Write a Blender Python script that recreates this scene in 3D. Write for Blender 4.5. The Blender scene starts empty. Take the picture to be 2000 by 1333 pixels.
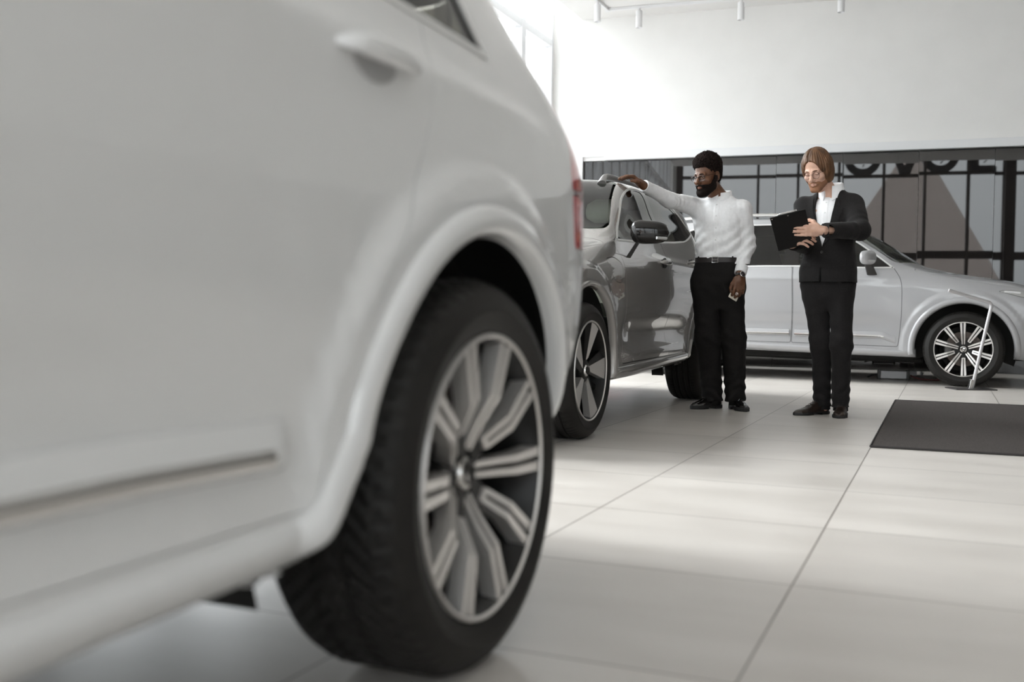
import bpy, bmesh, math, random
import numpy as np
from mathutils import Vector, Matrix
from mathutils.geometry import delaunay_2d_cdt
random.seed(7)
SC = bpy.context.scene
COL = SC.collection
PI = math.pi

# ------------------------------------------------------------------ camera
CAM_H, PITCH, PSI, ROLL, FPX = 0.6796, 0.029521, 0.402722, -0.014341, 1982.0
_f = Vector((-math.sin(PSI)*math.cos(PITCH), math.cos(PSI)*math.cos(PITCH), -math.sin(PITCH)))
_r = Vector((math.cos(PSI), math.sin(PSI), 0))
_d = _f.cross(_r)
_d = -_d if _d.z > 0 else _d
_r2 = _r*math.cos(ROLL) + _d*math.sin(ROLL)
_d2 = -_r*math.sin(ROLL) + _d*math.cos(ROLL)
cd = bpy.data.cameras.new('camera')
cam = bpy.data.objects.new('camera', cd)
COL.objects.link(cam)
cam.matrix_world = Matrix(((_r2.x, -_d2.x, -_f.x, 0), (_r2.y, -_d2.y, -_f.y, 0), (_r2.z, -_d2.z, -_f.z, CAM_H), (0, 0, 0, 1)))
cd.sensor_width = 36
cd.lens = 36*FPX/2000
cd.clip_start = 0.05
cd.dof.use_dof = True
cd.dof.focus_distance = 7.1
cd.dof.aperture_fstop = 2.0
SC.camera = cam
# ------------------------------------------------------------------ world, exposure
SC.view_settings.view_transform = 'Standard'
SC.view_settings.look = 'None'
SC.view_settings.exposure = 0.44
SC.view_settings.gamma = 1
SC.view_settings.use_curve_mapping = False
W = bpy.data.worlds.new('daylight')
SC.world = W
W.use_nodes = True
wn, wl = W.node_tree.nodes, W.node_tree.links
bg = wn['Background']
tc = wn.new('ShaderNodeTexCoord')
sx = wn.new('ShaderNodeSeparateXYZ')
wl.new(tc.outputs['Generated'], sx.inputs[0])
rp = wn.new('ShaderNodeValToRGB')          # bright overcast, brightest on the side of the hidden sun
mr = wn.new('ShaderNodeMapRange')
mr.inputs[1].default_value, mr.inputs[2].default_value = -1, 1
wl.new(sx.outputs[0], mr.inputs[0])
wl.new(mr.outputs[0], rp.inputs[0])
e = rp.color_ramp.elements
e[0].position, e[0].color = 0.0, (0.98, 0.985, 1.0, 1)
e[1].position, e[1].color = 0.80, (0.46, 0.472, 0.49, 1)
el = wn.new('ShaderNodeMapRange')           # overcast: the zenith brighter than the horizon
el.inputs[1].default_value, el.inputs[2].default_value = 0, 1
el.inputs[3].default_value, el.inputs[4].default_value = .55, 1.5
wl.new(sx.outputs[2], el.inputs[0])
mu = wn.new('ShaderNodeMix'); mu.data_type = 'RGBA'; mu.blend_type = 'MULTIPLY'; mu.inputs[0].default_value = 1
wl.new(rp.outputs[0], mu.inputs[6]); wl.new(el.outputs[0], mu.inputs[7])
wl.new(mu.outputs[2], bg.inputs[0])
bg.inputs[1].default_value = 6.6
sd = bpy.data.lights.new('veiled_sun', 'SUN')
sd.energy = 3.9
sd.angle = math.radians(24)
sd.color = (1.0, .995, 1.0)
sun = bpy.data.objects.new('veiled_sun', sd)
COL.objects.link(sun)
sun.rotation_euler = Vector((math.cos(math.radians(43)), -.03, -math.sin(math.radians(43)))).to_track_quat('-Z', 'Y').to_euler()

# ------------------------------------------------------------------ materials
MATS = {}
def mat(name, col=(.5, .5, .5), rough=.5, metal=0., coat=0., spec=.5, ior=1.5, emit=None, alpha=1., sheen=0.):
    m = bpy.data.materials.new(name)
    m.use_nodes = True
    b = m.node_tree.nodes['Principled BSDF']
    b.inputs['Base Color'].default_value = (*col, 1)
    b.inputs['Roughness'].default_value = rough
    b.inputs['Metallic'].default_value = metal
    b.inputs['IOR'].default_value = ior
    b.inputs['Specular IOR Level'].default_value = spec
    b.inputs['Coat Weight'].default_value = coat
    b.inputs['Coat Roughness'].default_value = .02
    if sheen: b.inputs['Sheen Weight'].default_value = sheen
    if emit:
        b.inputs['Emission Color'].default_value = (*emit[:3], 1)
        b.inputs['Emission Strength'].default_value = emit[3]
    MATS[name] = m
    return m
def nodes(m): return m.node_tree.nodes, m.node_tree.links, m.node_tree.nodes['Principled BSDF']
def noise_col(m, c1, c2, scale, detail=4, rough_rng=None, bump=0., coords='Object', stretch=None, lo=.35, hi=.65):
    n, l, b = nodes(m)
    t = n.new('ShaderNodeTexCoord'); src = t.outputs[coords]
    if stretch:
        mp = n.new('ShaderNodeMapping'); mp.inputs['Scale'].default_value = stretch
        l.new(src, mp.inputs[0]); src = mp.outputs[0]
    z = n.new('ShaderNodeTexNoise'); z.inputs['Scale'].default_value = scale; z.inputs['Detail'].default_value = detail
    l.new(src, z.inputs['Vector'])
    r = n.new('ShaderNodeValToRGB'); r.color_ramp.elements[0].position = lo; r.color_ramp.elements[1].position = hi
    r.color_ramp.elements[0].color = (*c1, 1); r.color_ramp.elements[1].color = (*c2, 1)
    l.new(z.outputs['Fac'], r.inputs[0]); l.new(r.outputs[0], b.inputs['Base Color'])
    if rough_rng:
        q = n.new('ShaderNodeMapRange'); q.inputs[3].default_value, q.inputs[4].default_value = rough_rng
        l.new(z.outputs['Fac'], q.inputs[0]); l.new(q.outputs[0], b.inputs['Roughness'])
    if bump:
        bp = n.new('ShaderNodeBump'); bp.inputs['Strength'].default_value = bump; bp.inputs['Distance'].default_value = .01
        l.new(z.outputs['Fac'], bp.inputs['Height']); l.new(bp.outputs[0], b.inputs['Normal'])
    return m
def glass(name, tint, gloss=1.0, rough=0.0, F0=.04):
    m = bpy.data.materials.new(name); m.use_nodes = True
    n, l = m.node_tree.nodes, m.node_tree.links
    n.remove(n['Principled BSDF'])
    tr = n.new('ShaderNodeBsdfTransparent'); tr.inputs[0].default_value = (*tint, 1)
    gl = n.new('ShaderNodeBsdfGlossy'); gl.inputs['Roughness'].default_value = rough
    fr = n.new('ShaderNodeFresnel'); ior = (1+math.sqrt(F0))/(1-math.sqrt(F0))
    ge = n.new('ShaderNodeNewGeometry'); im = n.new('ShaderNodeMapRange')   # same reflectance from either side of a thin pane
    im.inputs[3].default_value, im.inputs[4].default_value = ior, 1/ior
    l.new(ge.outputs['Backfacing'], im.inputs[0]); l.new(im.outputs[0], fr.inputs[0])
    mx = n.new('ShaderNodeMixShader')
    l.new(fr.outputs[0], mx.inputs[0]); l.new(tr.outputs[0], mx.inputs[1]); l.new(gl.outputs[0], mx.inputs[2])
    l.new(mx.outputs[0], n['Material Output'].inputs[0])
    MATS[name] = m
    return m

noise_col(mat('floor_tile', rough=.34, spec=.5), (.53, .495, .46), (.60, .565, .53), 1.3, 6, (.26, .42), 0, 'Object', (1, 3.5, 1))
noise_col(mat('grout', rough=.8), (.20, .19, .18), (.25, .24, .23), 20)
noise_col(mat('wall_paint', rough=.75), (.84, .835, .82), (.86, .855, .84), 3)
noise_col(mat('ceiling_paint', rough=.8), (.78, .77, .755), (.80, .79, .775), 3)
mat('wall_grey', (.66, .65, .63), .7)
mat('recess_shade', (.42, .42, .42), .4)  # grey stands in for shade in the white doors' handle hollows
mat('trim_white', (.80, .81, .82), .4)
mat('frame_white', (.80, .81, .83), .4)
mat('lamp_white', (.78, .78, .79), .35)
mat('lamp_lens', (.3, .3, .3), .2)
m = mat('dark_glass', (.012, .0105, .010), .015, spec=.5, ior=1.8)
mat('partition_brown', (.17, .152, .14), .35)
mat('facade_dark', (.045, .038, .034), .5)
mat('sign_grey', (.05, .055, .065), .4)
glass('clear_pane', (.93, .95, .95))
mat('outside_ground', (.32, .31, .30), .8)
mat('outside_wall', (.55, .56, .68), .8)
mat('outside_brown', (.42, .36, .33), .8)
mat('white_paint', (.77, .77, .765), .32, .0, 1.0)
mat('silver_paint', (.40, .40, .41), .42, .25, .85)
mat('grey_paint', (.40, .385, .37), .24, .5, 1.0)
mat('satin_trim', (.78, .78, .77), .38, .5)
mat('bright_strip', (.80, .79, .77), .22, .85)
mat('rail_grey', (.16, .15, .145), .35, .3)
mat('gloss_black', (.010, .009, .0085), .05, 0, .0)
mat('satin_black', (.018, .017, .016), .38)
mat('well_black', (.012, .011, .010), .8)
mat('liner_black', (.012, .012, .012), .9)
mat('chrome', (.80, .79, .77), .10, 1.0)
mat('alloy_silver', (.82, .795, .77), .36, .8)
mat('alloy_black', (.009, .0085, .008), .38, spec=.3)
mat('disc_steel', (.11, .09, .08), .45, .7)
mat('caliper', (.16, .155, .15), .45, .4)
mat('seat_light', (.42, .41, .37), .7)
mat('cabin_dark', (.03, .028, .026), .7)
mat('red_lens', (.62, .035, .03), .12, 0, 1.0)
mat('pink_lens', (.80, .22, .20), .15, 0, 1.0)
mat('amber_lens', (.75, .30, .12), .15, 0, 1.0)
mat('lamp_clear', (.55, .55, .54), .08, .4, 1.0)
mat('lamp_dark', (.06, .06, .065), .12, 0, 1.0)
glass('windscreen_glass', (.62, .68, .63), F0=.05)
glass('side_glass', (.55, .58, .53), F0=.055)
glass('privacy_glass', (.15, .145, .125), F0=.055)
def rubber():
    m = mat('tyre_rubber', (.010, .009, .008), .58, spec=.35)
    noise_col(m, (.009, .008, .007), (.014, .0125, .011), 9, 3)
rubber()

# ------------------------------------------------------------------ mesh helpers
class MB:
    """collects boxes, tubes, lathes as one mesh"""
    def __init__(s): s.v = []; s.f = []; s.m = []
    def add(s, verts, faces, mi=0):
        o = len(s.v); s.v += [tuple(v) for v in verts]
        s.f += [tuple(i+o for i in f) for f in faces]; s.m += [mi]*len(faces)
    def box(s, c, d, rot=None, mi=0):
        v = []
        for x in (-1, 1):
            for y in (-1, 1):
                for z in (-1, 1):
                    p = Vector((x*d[0]/2, y*d[1]/2, z*d[2]/2))
                    if rot is not None: p = rot @ p
                    v.append(p + Vector(c))
        s.add(v, [(0, 1, 3, 2), (4, 6, 7, 5), (0, 4, 5, 1), (2, 3, 7, 6), (0, 2, 6, 4), (1, 5, 7, 3)], mi)
    def tube(s, pts, r, n=12, cap=True, mi=0, sx=1., sy=1., closed=False, ref=None):
        pts = [Vector([float(q) for q in p]) for p in pts]; N = len(pts)
        rr = [float(q) for q in r] if isinstance(r, (list, tuple, np.ndarray)) else [float(r)]*N
        V = []; F = []
        up = Vector(ref) if ref is not None else None
        prev = None
        for i, p in enumerate(pts):
            a = pts[i-1] if (i > 0 or closed) else p
            b = pts[(i+1) % N] if (i < N-1 or closed) else p
            t = (b-a).normalized()
            if up is not None: u = (up - t*up.dot(t)).normalized()
            elif prev is None: u = t.orthogonal().normalized()
            else: u = (prev - t*prev.dot(t)).normalized()
            prev = u; w = t.cross(u)
            for k in range(n):
                an = 2*PI*k/n
                V.append(p + rr[i]*(math.cos(an)*sx*u + math.sin(an)*sy*w))
        M = N if closed else N-1
        for i in range(M):
            for k in range(n):
                j = (i+1) % N
                F.append((i*n+k, i*n+(k+1) % n, j*n+(k+1) % n, j*n+k))
        if cap and not closed:
            F.append(tuple(range(n-1, -1, -1))); F.append(tuple((N-1)*n+k for k in range(n)))
        s.add(V, F, mi)
    def lathe(s, prof, n=48, M=None, closed=False, mi=0, a0=0, a1=2*PI):
        """prof (r, h): revolves round local Y axis (h along y)"""
        V = []; F = []; full = abs(a1-a0-2*PI) < 1e-6
        K = n if full else n+1
        for k in range(K):
            an = a0+(a1-a0)*k/n
            for r, h in prof:
                v = Vector((r*math.cos(an), h, r*math.sin(an)))
                V.append(M @ v if M is not None else v)
        L = len(prof)
        for k in range(n):
            k2 = (k+1) % K
            for i in range(L if closed else L-1):
                j = (i+1) % L
                F.append((k*L+i, k*L+j, k2*L+j, k2*L+i))
        s.add(V, F, mi)
    def prism(s, poly, h0, h1, fn, mi=0):
        """poly 2D list extruded between h0 and h1; fn(a,b,h)->xyz"""
        n = len(poly)
        V = [fn(a, b, h0) for a, b in poly]+[fn(a, b, h1) for a, b in poly]
        F = [tuple(range(n))[::-1], tuple(range(n, 2*n))]+[(i, (i+1) % n, n+(i+1) % n, n+i) for i in range(n)]
        s.add(V, F, mi)
    def loft(s, rings, cap=True, mi=0, closed_ring=True):
        n = len(rings[0]); V = [p for r in rings for p in r]; F = []
        for i in range(len(rings)-1):
            for k in range(n if closed_ring else n-1):
                F.append((i*n+k, i*n+(k+1) % n, (i+1)*n+(k+1) % n, (i+1)*n+k))
        if cap:
            F.append(tuple(range(n-1, -1, -1))); F.append(tuple((len(rings)-1)*n+k for k in range(n)))
        s.add(V, F, mi)
    def build(s, name, mats, parent=None, smooth=True, bevel=0., angle=35, sub=0, fix=True):
        me = bpy.data.meshes.new(name)
        me.from_pydata([tuple(v) for v in s.v], [], s.f)
        if fix:
            bm = bmesh.new(); bm.from_mesh(me)
            bmesh.ops.recalc_face_normals(bm, faces=bm.faces); bm.to_mesh(me); bm.free()
        return finish(name, me, mats, parent, smooth, bevel, angle, sub, s.m)
def finish(name, me, mats, parent=None, smooth=True, bevel=0., angle=35, sub=0, mi=None):
    if not isinstance(mats, (list, tuple)): mats = [mats]
    for q in mats: me.materials.append(MATS[q] if isinstance(q, str) else q)
    if mi is not None and len(mats) > 1: me.polygons.foreach_set('material_index', mi)
    if smooth:
        me.polygons.foreach_set('use_smooth', [True]*len(me.polygons))
        me.set_sharp_from_angle(angle=math.radians(angle))
    o = bpy.data.objects.new(name, me); COL.objects.link(o)
    if parent is not None: o.parent = parent
    if bevel:
        b = o.modifiers.new('bevel', 'BEVEL'); b.width = bevel; b.segments = 3; b.limit_method = 'ANGLE'; b.angle_limit = math.radians(40)
        b.harden_normals = False
    if sub:
        q = o.modifiers.new('sub', 'SUBSURF'); q.levels = sub; q.render_levels = sub
    return o
def thing(name, label, cat, loc=(0, 0, 0), rot=(0, 0, 0), group=None):
    o = bpy.data.objects.new(name, None); COL.objects.link(o)
    o.empty_display_size = .2
    o.location = loc; o.rotation_euler = rot
    return tag(o, label, cat, group)
def tag(o, label, cat, group=None):
    o['label'] = label; o['category'] = cat
    if group: o['group'] = group
    return o
def struct(o):
    o['kind'] = 'structure'; return o
def dup(o, parent=None, scale=None):
    c = o.copy(); COL.objects.link(c)
    if parent is not None: c.parent = parent
    for ch in list(o.children): dup(ch, c)
    return c





# ------------------------------------------------------------------ the room
TH = math.radians(4.5)
WD, WN, WP = Vector((math.cos(TH), math.sin(TH), 0)), Vector((-math.sin(TH), math.cos(TH), 0)), Vector((0, 13.6, 0))
def wp(a, z, off=0.): return WP + WD*a + WN*off + Vector((0, 0, z))
WROT = Matrix.Rotation(TH, 3, 'Z')
def wbox(mb, a0, a1, z0, z1, o0, o1, mi=0):
    mb.box(wp((a0+a1)/2, (z0+z1)/2, (o0+o1)/2), (a1-a0, o1-o0, z1-z0), WROT, mi)
XL, XR, YF, ZC = -5.05, 9.0, -6.0, 4.67
TOX, TOY, TS = -1.83662, 2.60982, .75
def tile_floor():
    m = MATS['floor_tile']; n, l, b = nodes(m)
    t = n.new('ShaderNodeTexCoord')
    s = n.new('ShaderNodeSeparateXYZ'); l.new(t.outputs['Object'], s.inputs[0])
    def mth(op, a, bb=None):
        q = n.new('ShaderNodeMath'); q.operation = op
        for i, v in enumerate((a, bb)):
            if v is None: continue
            if isinstance(v, (int, float)): q.inputs[i].default_value = v
            else: l.new(v, q.inputs[i])
        return q.outputs[0]
    masks = []; ids = []
    for ax, off in ((0, TOX), (1, TOY)):
        u = mth('DIVIDE', mth('SUBTRACT', s.outputs[ax], off), TS)
        ids.append(mth('FLOOR', u))
        fr = mth('ABSOLUTE', mth('SUBTRACT', mth('FRACT', u), .5))
        masks.append(mth('GREATER_THAN', fr, .5-.0025/TS))
    g = mth('MAXIMUM', masks[0], masks[1])
    cb = n.new('ShaderNodeCombineXYZ'); l.new(ids[0], cb.inputs[0]); l.new(ids[1], cb.inputs[1])
    wnz = n.new('ShaderNodeTexWhiteNoise'); l.new(cb.outputs[0], wnz.inputs[0])
    vr = n.new('ShaderNodeMapRange'); vr.inputs[3].default_value, vr.inputs[4].default_value = .95, 1.04
    l.new(wnz.outputs[0], vr.inputs[0])
    src = b.inputs['Base Color'].links[0].from_socket
    mm = n.new('ShaderNodeMix'); mm.data_type = 'RGBA'; mm.blend_type = 'MULTIPLY'; mm.inputs[0].default_value = 1
    l.new(src, mm.inputs[6]); l.new(vr.outputs[0], mm.inputs[7])
    mx = n.new('ShaderNodeMix'); mx.data_type = 'RGBA'
    l.new(g, mx.inputs[0]); l.new(mm.outputs[2], mx.inputs[6]); mx.inputs[7].default_value = (.15, .13, .115, 1)
    l.new(mx.outputs[2], b.inputs['Base Color'])
    mb = MB(); mb.box(((XL+XR)/2-.05, 4.3, -.06), (XR-XL+.3, 21.4, .12))
    struct(mb.build('floor', 'floor_tile', smooth=False))
tile_floor()
mb = MB()
wbox(mb, -5.35, 9.6, 2.75, 6.9, .0, .25); wbox(mb, -5.35, -4.67, 0, 2.80, 0, .25)
wbox(mb, -4.67, 9.6, 0, 2.80, .10, .25)
struct(mb.build('wall_back', 'wall_paint', smooth=False))
mb = MB(); wbox(mb, -4.31, 9.3, 2.745, 2.85, -.07, .0)
struct(mb.build('trim_1', 'trim_white', bevel=.004))
mb = MB(); wbox(mb, -4.675, -4.31, 2.80, 2.85, -.035, .0); wbox(mb, -4.675, -4.63, 0, 2.80, -.035, .005)
struct(mb.build('trim_2', 'trim_white', bevel=.003))
# dark glazed partition: each sheet of glass separate, a touch out of line with its neighbour
seams = [-4.63, -3.74, -2.88, -2.06, -1.24, -.34, .52, 1.40, 2.26, 3.12, 3.98, 4.84, 5.70, 6.56, 7.42, 8.28, 9.1]
for i in range(len(seams)-1):
    a0, a1 = seams[i]+.0025, seams[i+1]-.0025
    mb = MB(); k = random.Random(i*7+3)
    mb.box((0, 0, 0), (a1-a0, .02, 2.74))
    o = struct(mb.build('window_%d' % (i+1), 'dark_glass', smooth=False))
    o.location = wp((a0+a1)/2, 1.376, .05)
    o.rotation_euler = (k.uniform(-.0012, .0012), 0, TH+k.uniform(-.0016, .0016))
mb = MB(); mb.box((XR+.12, 4.4, 3.3), (.24, 21.5, 6.9)); struct(mb.build('wall_right', 'wall_grey', smooth=False))
mb = MB(); mb.box((XR-.03, 4.4, 1.37), (.06, 19, 2.74)); struct(mb.build('trim_4', 'partition_brown', smooth=False))
# ceiling slab; it stops short of the window wall and of the street front, where the hall rises higher
mb = MB(); mb.box(((-4.66+XR)/2, 6.75, ZC+.2), (XR+4.66, 15.1, .4))
struct(mb.build('ceiling', 'ceiling_paint', smooth=False))
mb = MB(); mb.box(((XL+XR)/2-.1, 4.3, 6.85), (XR-XL+.4, 21.4, .2)); struct(mb.build('ceiling_upper', 'ceiling_paint', smooth=False))
WNUM = [len(seams)]
def pane_bay(origin, ax, w, z0, z1, trans, fm, frame=.07, depth=.16, end=False):
    """one glazed bay: frame mesh with its glass as a child; ax = direction along the wall"""
    ax = Vector(ax); nrm = Vector((-ax.y, ax.x, 0)); rot = Matrix((ax, nrm, Vector((0, 0, 1)))).transposed()
    mb = MB(); o = Vector(origin)
    def bx(a0, a1, q0, q1, d): mb.box(o+ax*(a0+a1)/2+Vector((0, 0, (q0+q1)/2)), (a1-a0, d, q1-q0), rot)
    bx(0, frame, z0, z1, depth); bx(w-frame, w, z0, z1, depth)
    for (q, h) in [(z0, frame*1.2)]+trans+[(z1-frame, frame)]:
        bx(frame, w-frame, q, q+h, depth*.92)
    WNUM[0] += 1
    fr = struct(mb.build('window_%d' % WNUM[0], fm, smooth=False, bevel=.004))
    gb = MB()
    gb.box(o+ax*w/2+Vector((0, 0, (z0+z1)/2)), (w-frame, .012, z1-z0-frame), rot)
    gb.build('pane', 'clear_pane', fr, smooth=False)
    return fr
# window wall on the left
yb = 13.17
for k in range(18):
    w = 1.06
    y1 = yb-k*w
    if y1-w < YF: break
    pane_bay((XL-.08, y1, 0), (0, -1, 0), w, 0, 6.75, [(2.15, .09), (4.32, .10)], 'frame_white', frame=.065)
mb = MB(); mb.box((XL-.08, 13.35, 3.4), (.16, .38, 6.8)); mb.box((XL-.08, (YF+yb-17*1.06)/2, 3.4), (.16, yb-17*1.06-YF+.3, 6.8))
struct(mb.build('wall_left', 'wall_paint', smooth=False))
# street front behind the viewpoint, mirrored in the dark glass
xs = [1.21+1.22*k for k in range(-5, 7)]
for k in range(len(xs)-1):
    if abs(xs[k]-3.66) < .1: continue
    pane_bay((xs[k], YF, 0), (1, 0, 0), 1.22, 0, 5.6, [(2.44, .24), (4.98, .10)], 'facade_dark', frame=.04, depth=.14)
pane_bay((3.66, YF, 0), (1, 0, 0), 1.0, 0, 5.6, [(2.44, .24), (4.98, .10)], 'facade_dark', frame=.04, depth=.14)
mb = MB(); mb.box((4.80, YF+.05, 3.4), (.30, .34, 6.8)); struct(mb.build('trim_3', 'facade_dark', smooth=False))
mb = MB(); mb.box((8.8, YF, 3.4), (.75, .14, 6.8)); mb.box((-4.98, YF, 3.4), (.25, .14, 6.8)); mb.box((2.0, YF, 6.25), (14.1, .16, 1.3)); struct(mb.build('wall_front', 'facade_dark', smooth=False))  # opaque band above the panes added to cut high sky light on the floor
# sign letters on the outside of the street front
def letter(ch, x, label):
    mb = MB(); S = 1.05; z0 = 5.09; y = YF-.45
    fn = lambda a, b, h: (x+a*S, h, z0+b*S)
    if ch == 'V': mb.prism([(-.5, 1), (-.3, 1), (0, .25), (.3, 1), (.5, 1), (.13, 0), (-.13, 0)], y-.06, y+.06, fn)
    elif ch == 'L': mb.prism([(-.35, 0), (-.35, 1), (-.13, 1), (-.13, .2), (.35, .2), (.35, 0)], y-.06, y+.06, fn)
    else:
        mb.lathe([(.52*S, -.06), (.52*S, .06), (.30*S, .06), (.30*S, -.06)], 40, Matrix.Translation((x, y, z0+.52*S)), closed=True)
    mb.tube([(x, YF-.4, z0+.3), (x, YF-.02, z0+.3)], .02, 8)
    o = mb.build('sign_letter', 'sign_grey', smooth=False)
    tag(o, label, 'sign letter', 'letters of the sign on the street front')
letter('O', .62, 'dark letter O mirrored just right of the suited man, leftmost of the reflected sign')
letter('V', 1.86, 'dark letter V of the reflected sign in the black glass')
letter('O', 2.92, 'dark letter O of the reflected sign between the V and the L')
letter('L', 4.15, 'dark letter L of the reflected sign beside the thick post')
# outside
mb = MB(); mb.box((0, 5, -.2), (160, 160, .1)); struct(mb.build('ground_outside', 'outside_ground', smooth=False))
mb = MB()
mb.prism([(-3.6, 0), (3.4, 0), (.5, 8.2), (-.3, 8.2)], -24, -23, lambda a, b, h: (4.1+a*1.6, h, -.15+b))
tag(mb.build('gabled_building', 'outside_brown', smooth=False), 'pinkish gabled building mirrored as a triangle in the black glass', 'building')
# ------------------------------------------------------------------ track lights
mb = MB()
TC = Vector((-4.17, 12.83, 0))
mb.box((TC.x, TC.y-2.2, ZC-.018), (.036, 4.4, .034))
ln = 5.6
c = TC+WD*(ln/2); mb.box((c.x, c.y, ZC-.018), (ln, .036, .034), WROT)
mb.box((TC.x, TC.y, ZC-.02), (.06, .06, .038), WROT)
tr = mb.build('light_track', 'lamp_white', smooth=False, bevel=.003)
tag(tr, 'white L-shaped ceiling track carrying the cylinder spotlights', 'light track')
def spot(x, y, label):
    t = thing('spotlight', label, 'spotlight', (x, y, ZC-.036), (0, 0, 0), 'white cylinder spotlights on the track')
    RX = Matrix.Rotation(-PI/2, 4, 'X')   # lathe axis y -> -z... then z down
    m = MB(); m.lathe([(0, 0), (.018, 0), (.018, .03), (0, .03)], 16, Matrix.Rotation(-PI/2, 4, 'X')); m.build('adapter', 'lamp_white', t)
    m = MB(); m.lathe([(0, .03), (.038, .03), (.042, .034), (.042, .245), (.039, .249), (.035, .249), (.033, .235), (0, .235)], 28, Matrix.Rotation(-PI/2, 4, 'X')); m.build('body', 'lamp_white', t)
    m = MB(); m.lathe([(0, .233), (.033, .233)], 24, Matrix.Rotation(-PI/2, 4, 'X')); m.build('lens', 'lamp_lens', t)
q = Vector((-2.46, 13.04)); 
spot(TC.x, 12.42, 'white cylinder spotlight at the left end of the track, nearest the windows')
for a, lb in ((.42, 'white cylinder spotlight second from the window side, just right of the track corner'),
              (1.72, 'white cylinder spotlight in the middle of the wall, third from the window side'),
              (2.92, 'white cylinder spotlight furthest right on the ceiling track')):
    p_ = TC+WD*a; spot(p_.x, p_.y, lb)
# ------------------------------------------------------------------ cars: a tensor surface cut into panels
def hermite_w(t, xs):
    """weights matrix for nonuniform cubic Hermite (finite difference tangents); t array -> (len(t), len(xs))"""
    xs = np.asarray(xs, float); n = len(xs); t = np.clip(np.asarray(t, float), xs[0], xs[-1])
    D = np.zeros((n, n))
    for i in range(n):
        if i == 0: D[0, 0], D[0, 1] = -1/(xs[1]-xs[0]), 1/(xs[1]-xs[0])
        elif i == n-1: D[i, i-1], D[i, i] = -1/(xs[i]-xs[i-1]), 1/(xs[i]-xs[i-1])
        else:
            h0, h1 = xs[i]-xs[i-1], xs[i+1]-xs[i]
            a, b = h1/(h0+h1), h0/(h0+h1)
            D[i, i-1] += -a/h0; D[i, i] += a/h0; D[i, i] += -b/h1; D[i, i+1] += b/h1
    k = np.clip(np.searchsorted(xs, t, side='right')-1, 0, n-2)
    h = xs[k+1]-xs[k]; x = (t-xs[k])/h
    h00 = 2*x**3-3*x**2+1; h10 = x**3-2*x**2+x; h01 = -2*x**3+3*x**2; h11 = x**3-x**2
    M = np.zeros((len(t), n)); r = np.arange(len(t))
    M[r, k] += h00; M[r, k+1] += h01
    M += (h10*h)[:, None]*D[k] + (h11*h)[:, None]*D[k+1]
    return M
def sstep(a, b, x):
    t = np.clip((x-a)/(b-a), 0, 1); return t*t*(3-2*t)
def pchip_t(P, xs):
    """limited tangents along axis 0, so a corner does not make the surface overshoot"""
    h = np.diff(xs)[:, None, None]; d = np.diff(P, axis=0)/h
    T = np.zeros_like(P); T[0], T[-1] = d[0], d[-1]
    w1, w2 = 2*h[1:]+h[:-1], h[1:]+2*h[:-1]
    same = d[:-1]*d[1:] > 0
    with np.errstate(all='ignore'): hm = (w1+w2)/(w1/d[:-1]+w2/d[1:])
    av = (h[1:]*d[:-1]+h[:-1]*d[1:])/(h[1:]+h[:-1])
    lim = 2.2*np.minimum(np.abs(d[:-1]), np.abs(d[1:]))
    T[1:-1] = np.where(same, np.clip(av, -lim, lim), np.clip(av, -lim*.35, lim*.35))
    return T
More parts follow.
